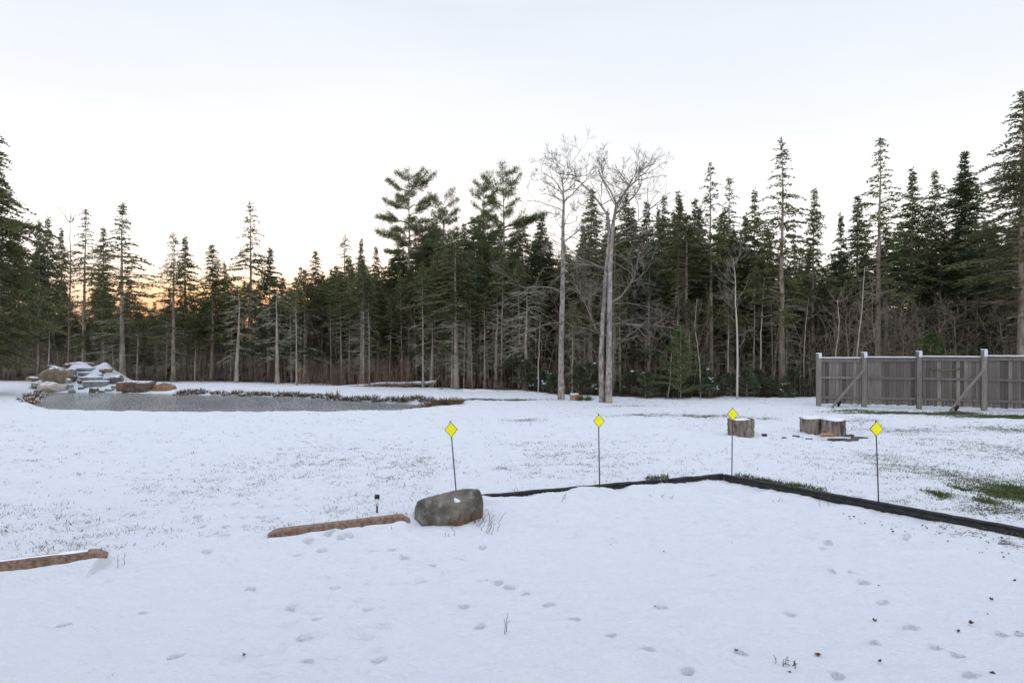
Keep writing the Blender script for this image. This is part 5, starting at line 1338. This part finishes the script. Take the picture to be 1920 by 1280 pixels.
weed('dry twig stub left of the boulder beside the bare-topped wheel stop', 733, 1003, 0.10, 1, 514, 0.1)
weed('low dry weed below the middle edging strip', 1260, 930, 0.10, 9, 515, 0.8)
weed('forked dry twigs below the long edging strip near the corner', 1460, 941, 0.12, 4, 516, 0.6)
weed('single tall dry stalk standing in the open snow', 934, 1186, 0.24, 2, 517, 0.1)
weed('dark seeded weed in the near snow, larger of a close pair', 1482, 1252, 0.09, 4, 518, 0.4, tips=True)
weed('pale wispy weed left of the dark seeded one', 1463, 1249, 0.12, 3, 519, 0.3)
weed('dry stalk beside the end of the snow-topped wheel stop', 222, 1060, 0.22, 2, 520, 0.15)
weed('short dark twig at the near left of the snow', 230, 1274, 0.07, 2, 521, 0.6)
weed('faint dry stalk in front of the long edging strip', 1552, 950, 0.32, 2, 522, 0.1)
weed('dry stalk by the second marker at the edging', 1060, 940, 0.14, 3, 523, 0.5)
weed('yellowish dry tuft at the foot of the edging on the far right', 1878, 1005, 0.12, 26, 524, 0.9, mat='blade')
weed('green tuft at the foot of the long edging strip', 1765, 985, 0.07, 22, 525, 0.9, mat='blade_green')
weed('second green tuft at the foot of the edging, nearer the right', 1795, 990, 0.06, 16, 526, 0.9, mat='blade_green')
weed('grass stems at the back of the edging beside the boulder end', 960, 926, 0.10, 8, 527, 0.4, 0.1)
def leaf_mesh(seed, r, mat):
    g = np.random.default_rng(seed); n = 11; a = np.linspace(0, 2 * math.pi, n, endpoint=False); q = r * (0.6 + 0.55 * g.random(n)); mb = MB()
    up = np.stack([q * np.cos(a), q * np.sin(a) * 0.75, 0.010 + 0.022 * g.random(n)], -1); lo = up - (0, 0, 0.003)
    mb.add(np.vstack([up, lo, [[0, 0, 0.006], [0, 0, 0.003]]]), [(i, i + n, (i + 1) % n + n, (i + 1) % n) for i in range(n)], [(i, (i + 1) % n, 2 * n) for i in range(n)] + [((i + 1) % n + n, i + n, 2 * n + 1) for i in range(n)])
    return mb.mesh("fallen_leaf", mat, smooth=False)
lm = [leaf_mesh(530 + i, 0.020, M['leaf']) for i in range(4)]; lr = leaf_mesh(540, 0.034, M['leaf_red'])
def leaf(px, py, me, label, s=1.0, group=None):
    x, y = at(px, py, 0.0); tag(link("fallen_leaf", me, None, (x, y, gz(x, y) + 0.004), (rnd.uniform(-.3, .3), rnd.uniform(-.3, .3), px), (s, s, s)), label, 'leaf', group or 'leaves on the snow')
leaf(1533, 1233, lr, 'dark red leaf in the near snow right of the seeded weed', 0.9)
leaf(1380, 1226, lm[0], 'brown leaf in the near snow left of the seeded weed', 0.9)
leaf(457, 1236, lm[1], 'small brown leaf alone in the near left snow', 0.8)
leaf(1480, 1263, lr, 'little reddish leaf just under the seeded weed', 0.5)
leaf(1640, 1162, lm[2], 'brown curled leaf in the snow below the long edging, mid right', 1.1)
leaf(1648, 1102, lm[3], 'small black-brown leaf above the curled one at mid right', 0.6)
leaf(1228, 1138, lm[0], 'tiny brown leaf alone in the middle of the snow', 0.5)
leaf(1797, 1180, lm[1], 'leaf scrap near the right side of the snow, low', 0.8)
leaf(1820, 1166, lm[2], 'dark twisted leaf strip near the right side of the snow', 1.3)
leaf(1650, 1240, lm[3], 'greenish-brown leaf near the lower right of the snow', 0.9)
leaf(1145, 1023, lm[0], 'faint leaf speck left in the pad snow, below the second marker', 0.5)
leaf(1245, 1033, lm[1], 'leaf speck in the pad snow right of the faint one', 0.6)
leaf(1372, 1018, lm[2], 'leaf speck in the pad snow below the corner marker', 0.5)
for i in range(48):
    u = rnd.random(); px = 1590 + 330 * u + rnd.uniform(-30, 10); py = 962 + 62 * u + rnd.uniform(-6, 26) * (0.5 + u)
    leaf(px, py, lm[i % 4], 'curled brown leaf scattered along the foot of the long edging', rnd.uniform(0.3, 0.85), 'leaves along the long edging')
for i in range(5):
    leaf(rnd.uniform(1830, 1920), rnd.uniform(1080, 1270), lm[i % 4], 'dark leaf scrap at the far right of the near snow', rnd.uniform(0.5, 1.0), 'leaf scraps at the right of the snow')
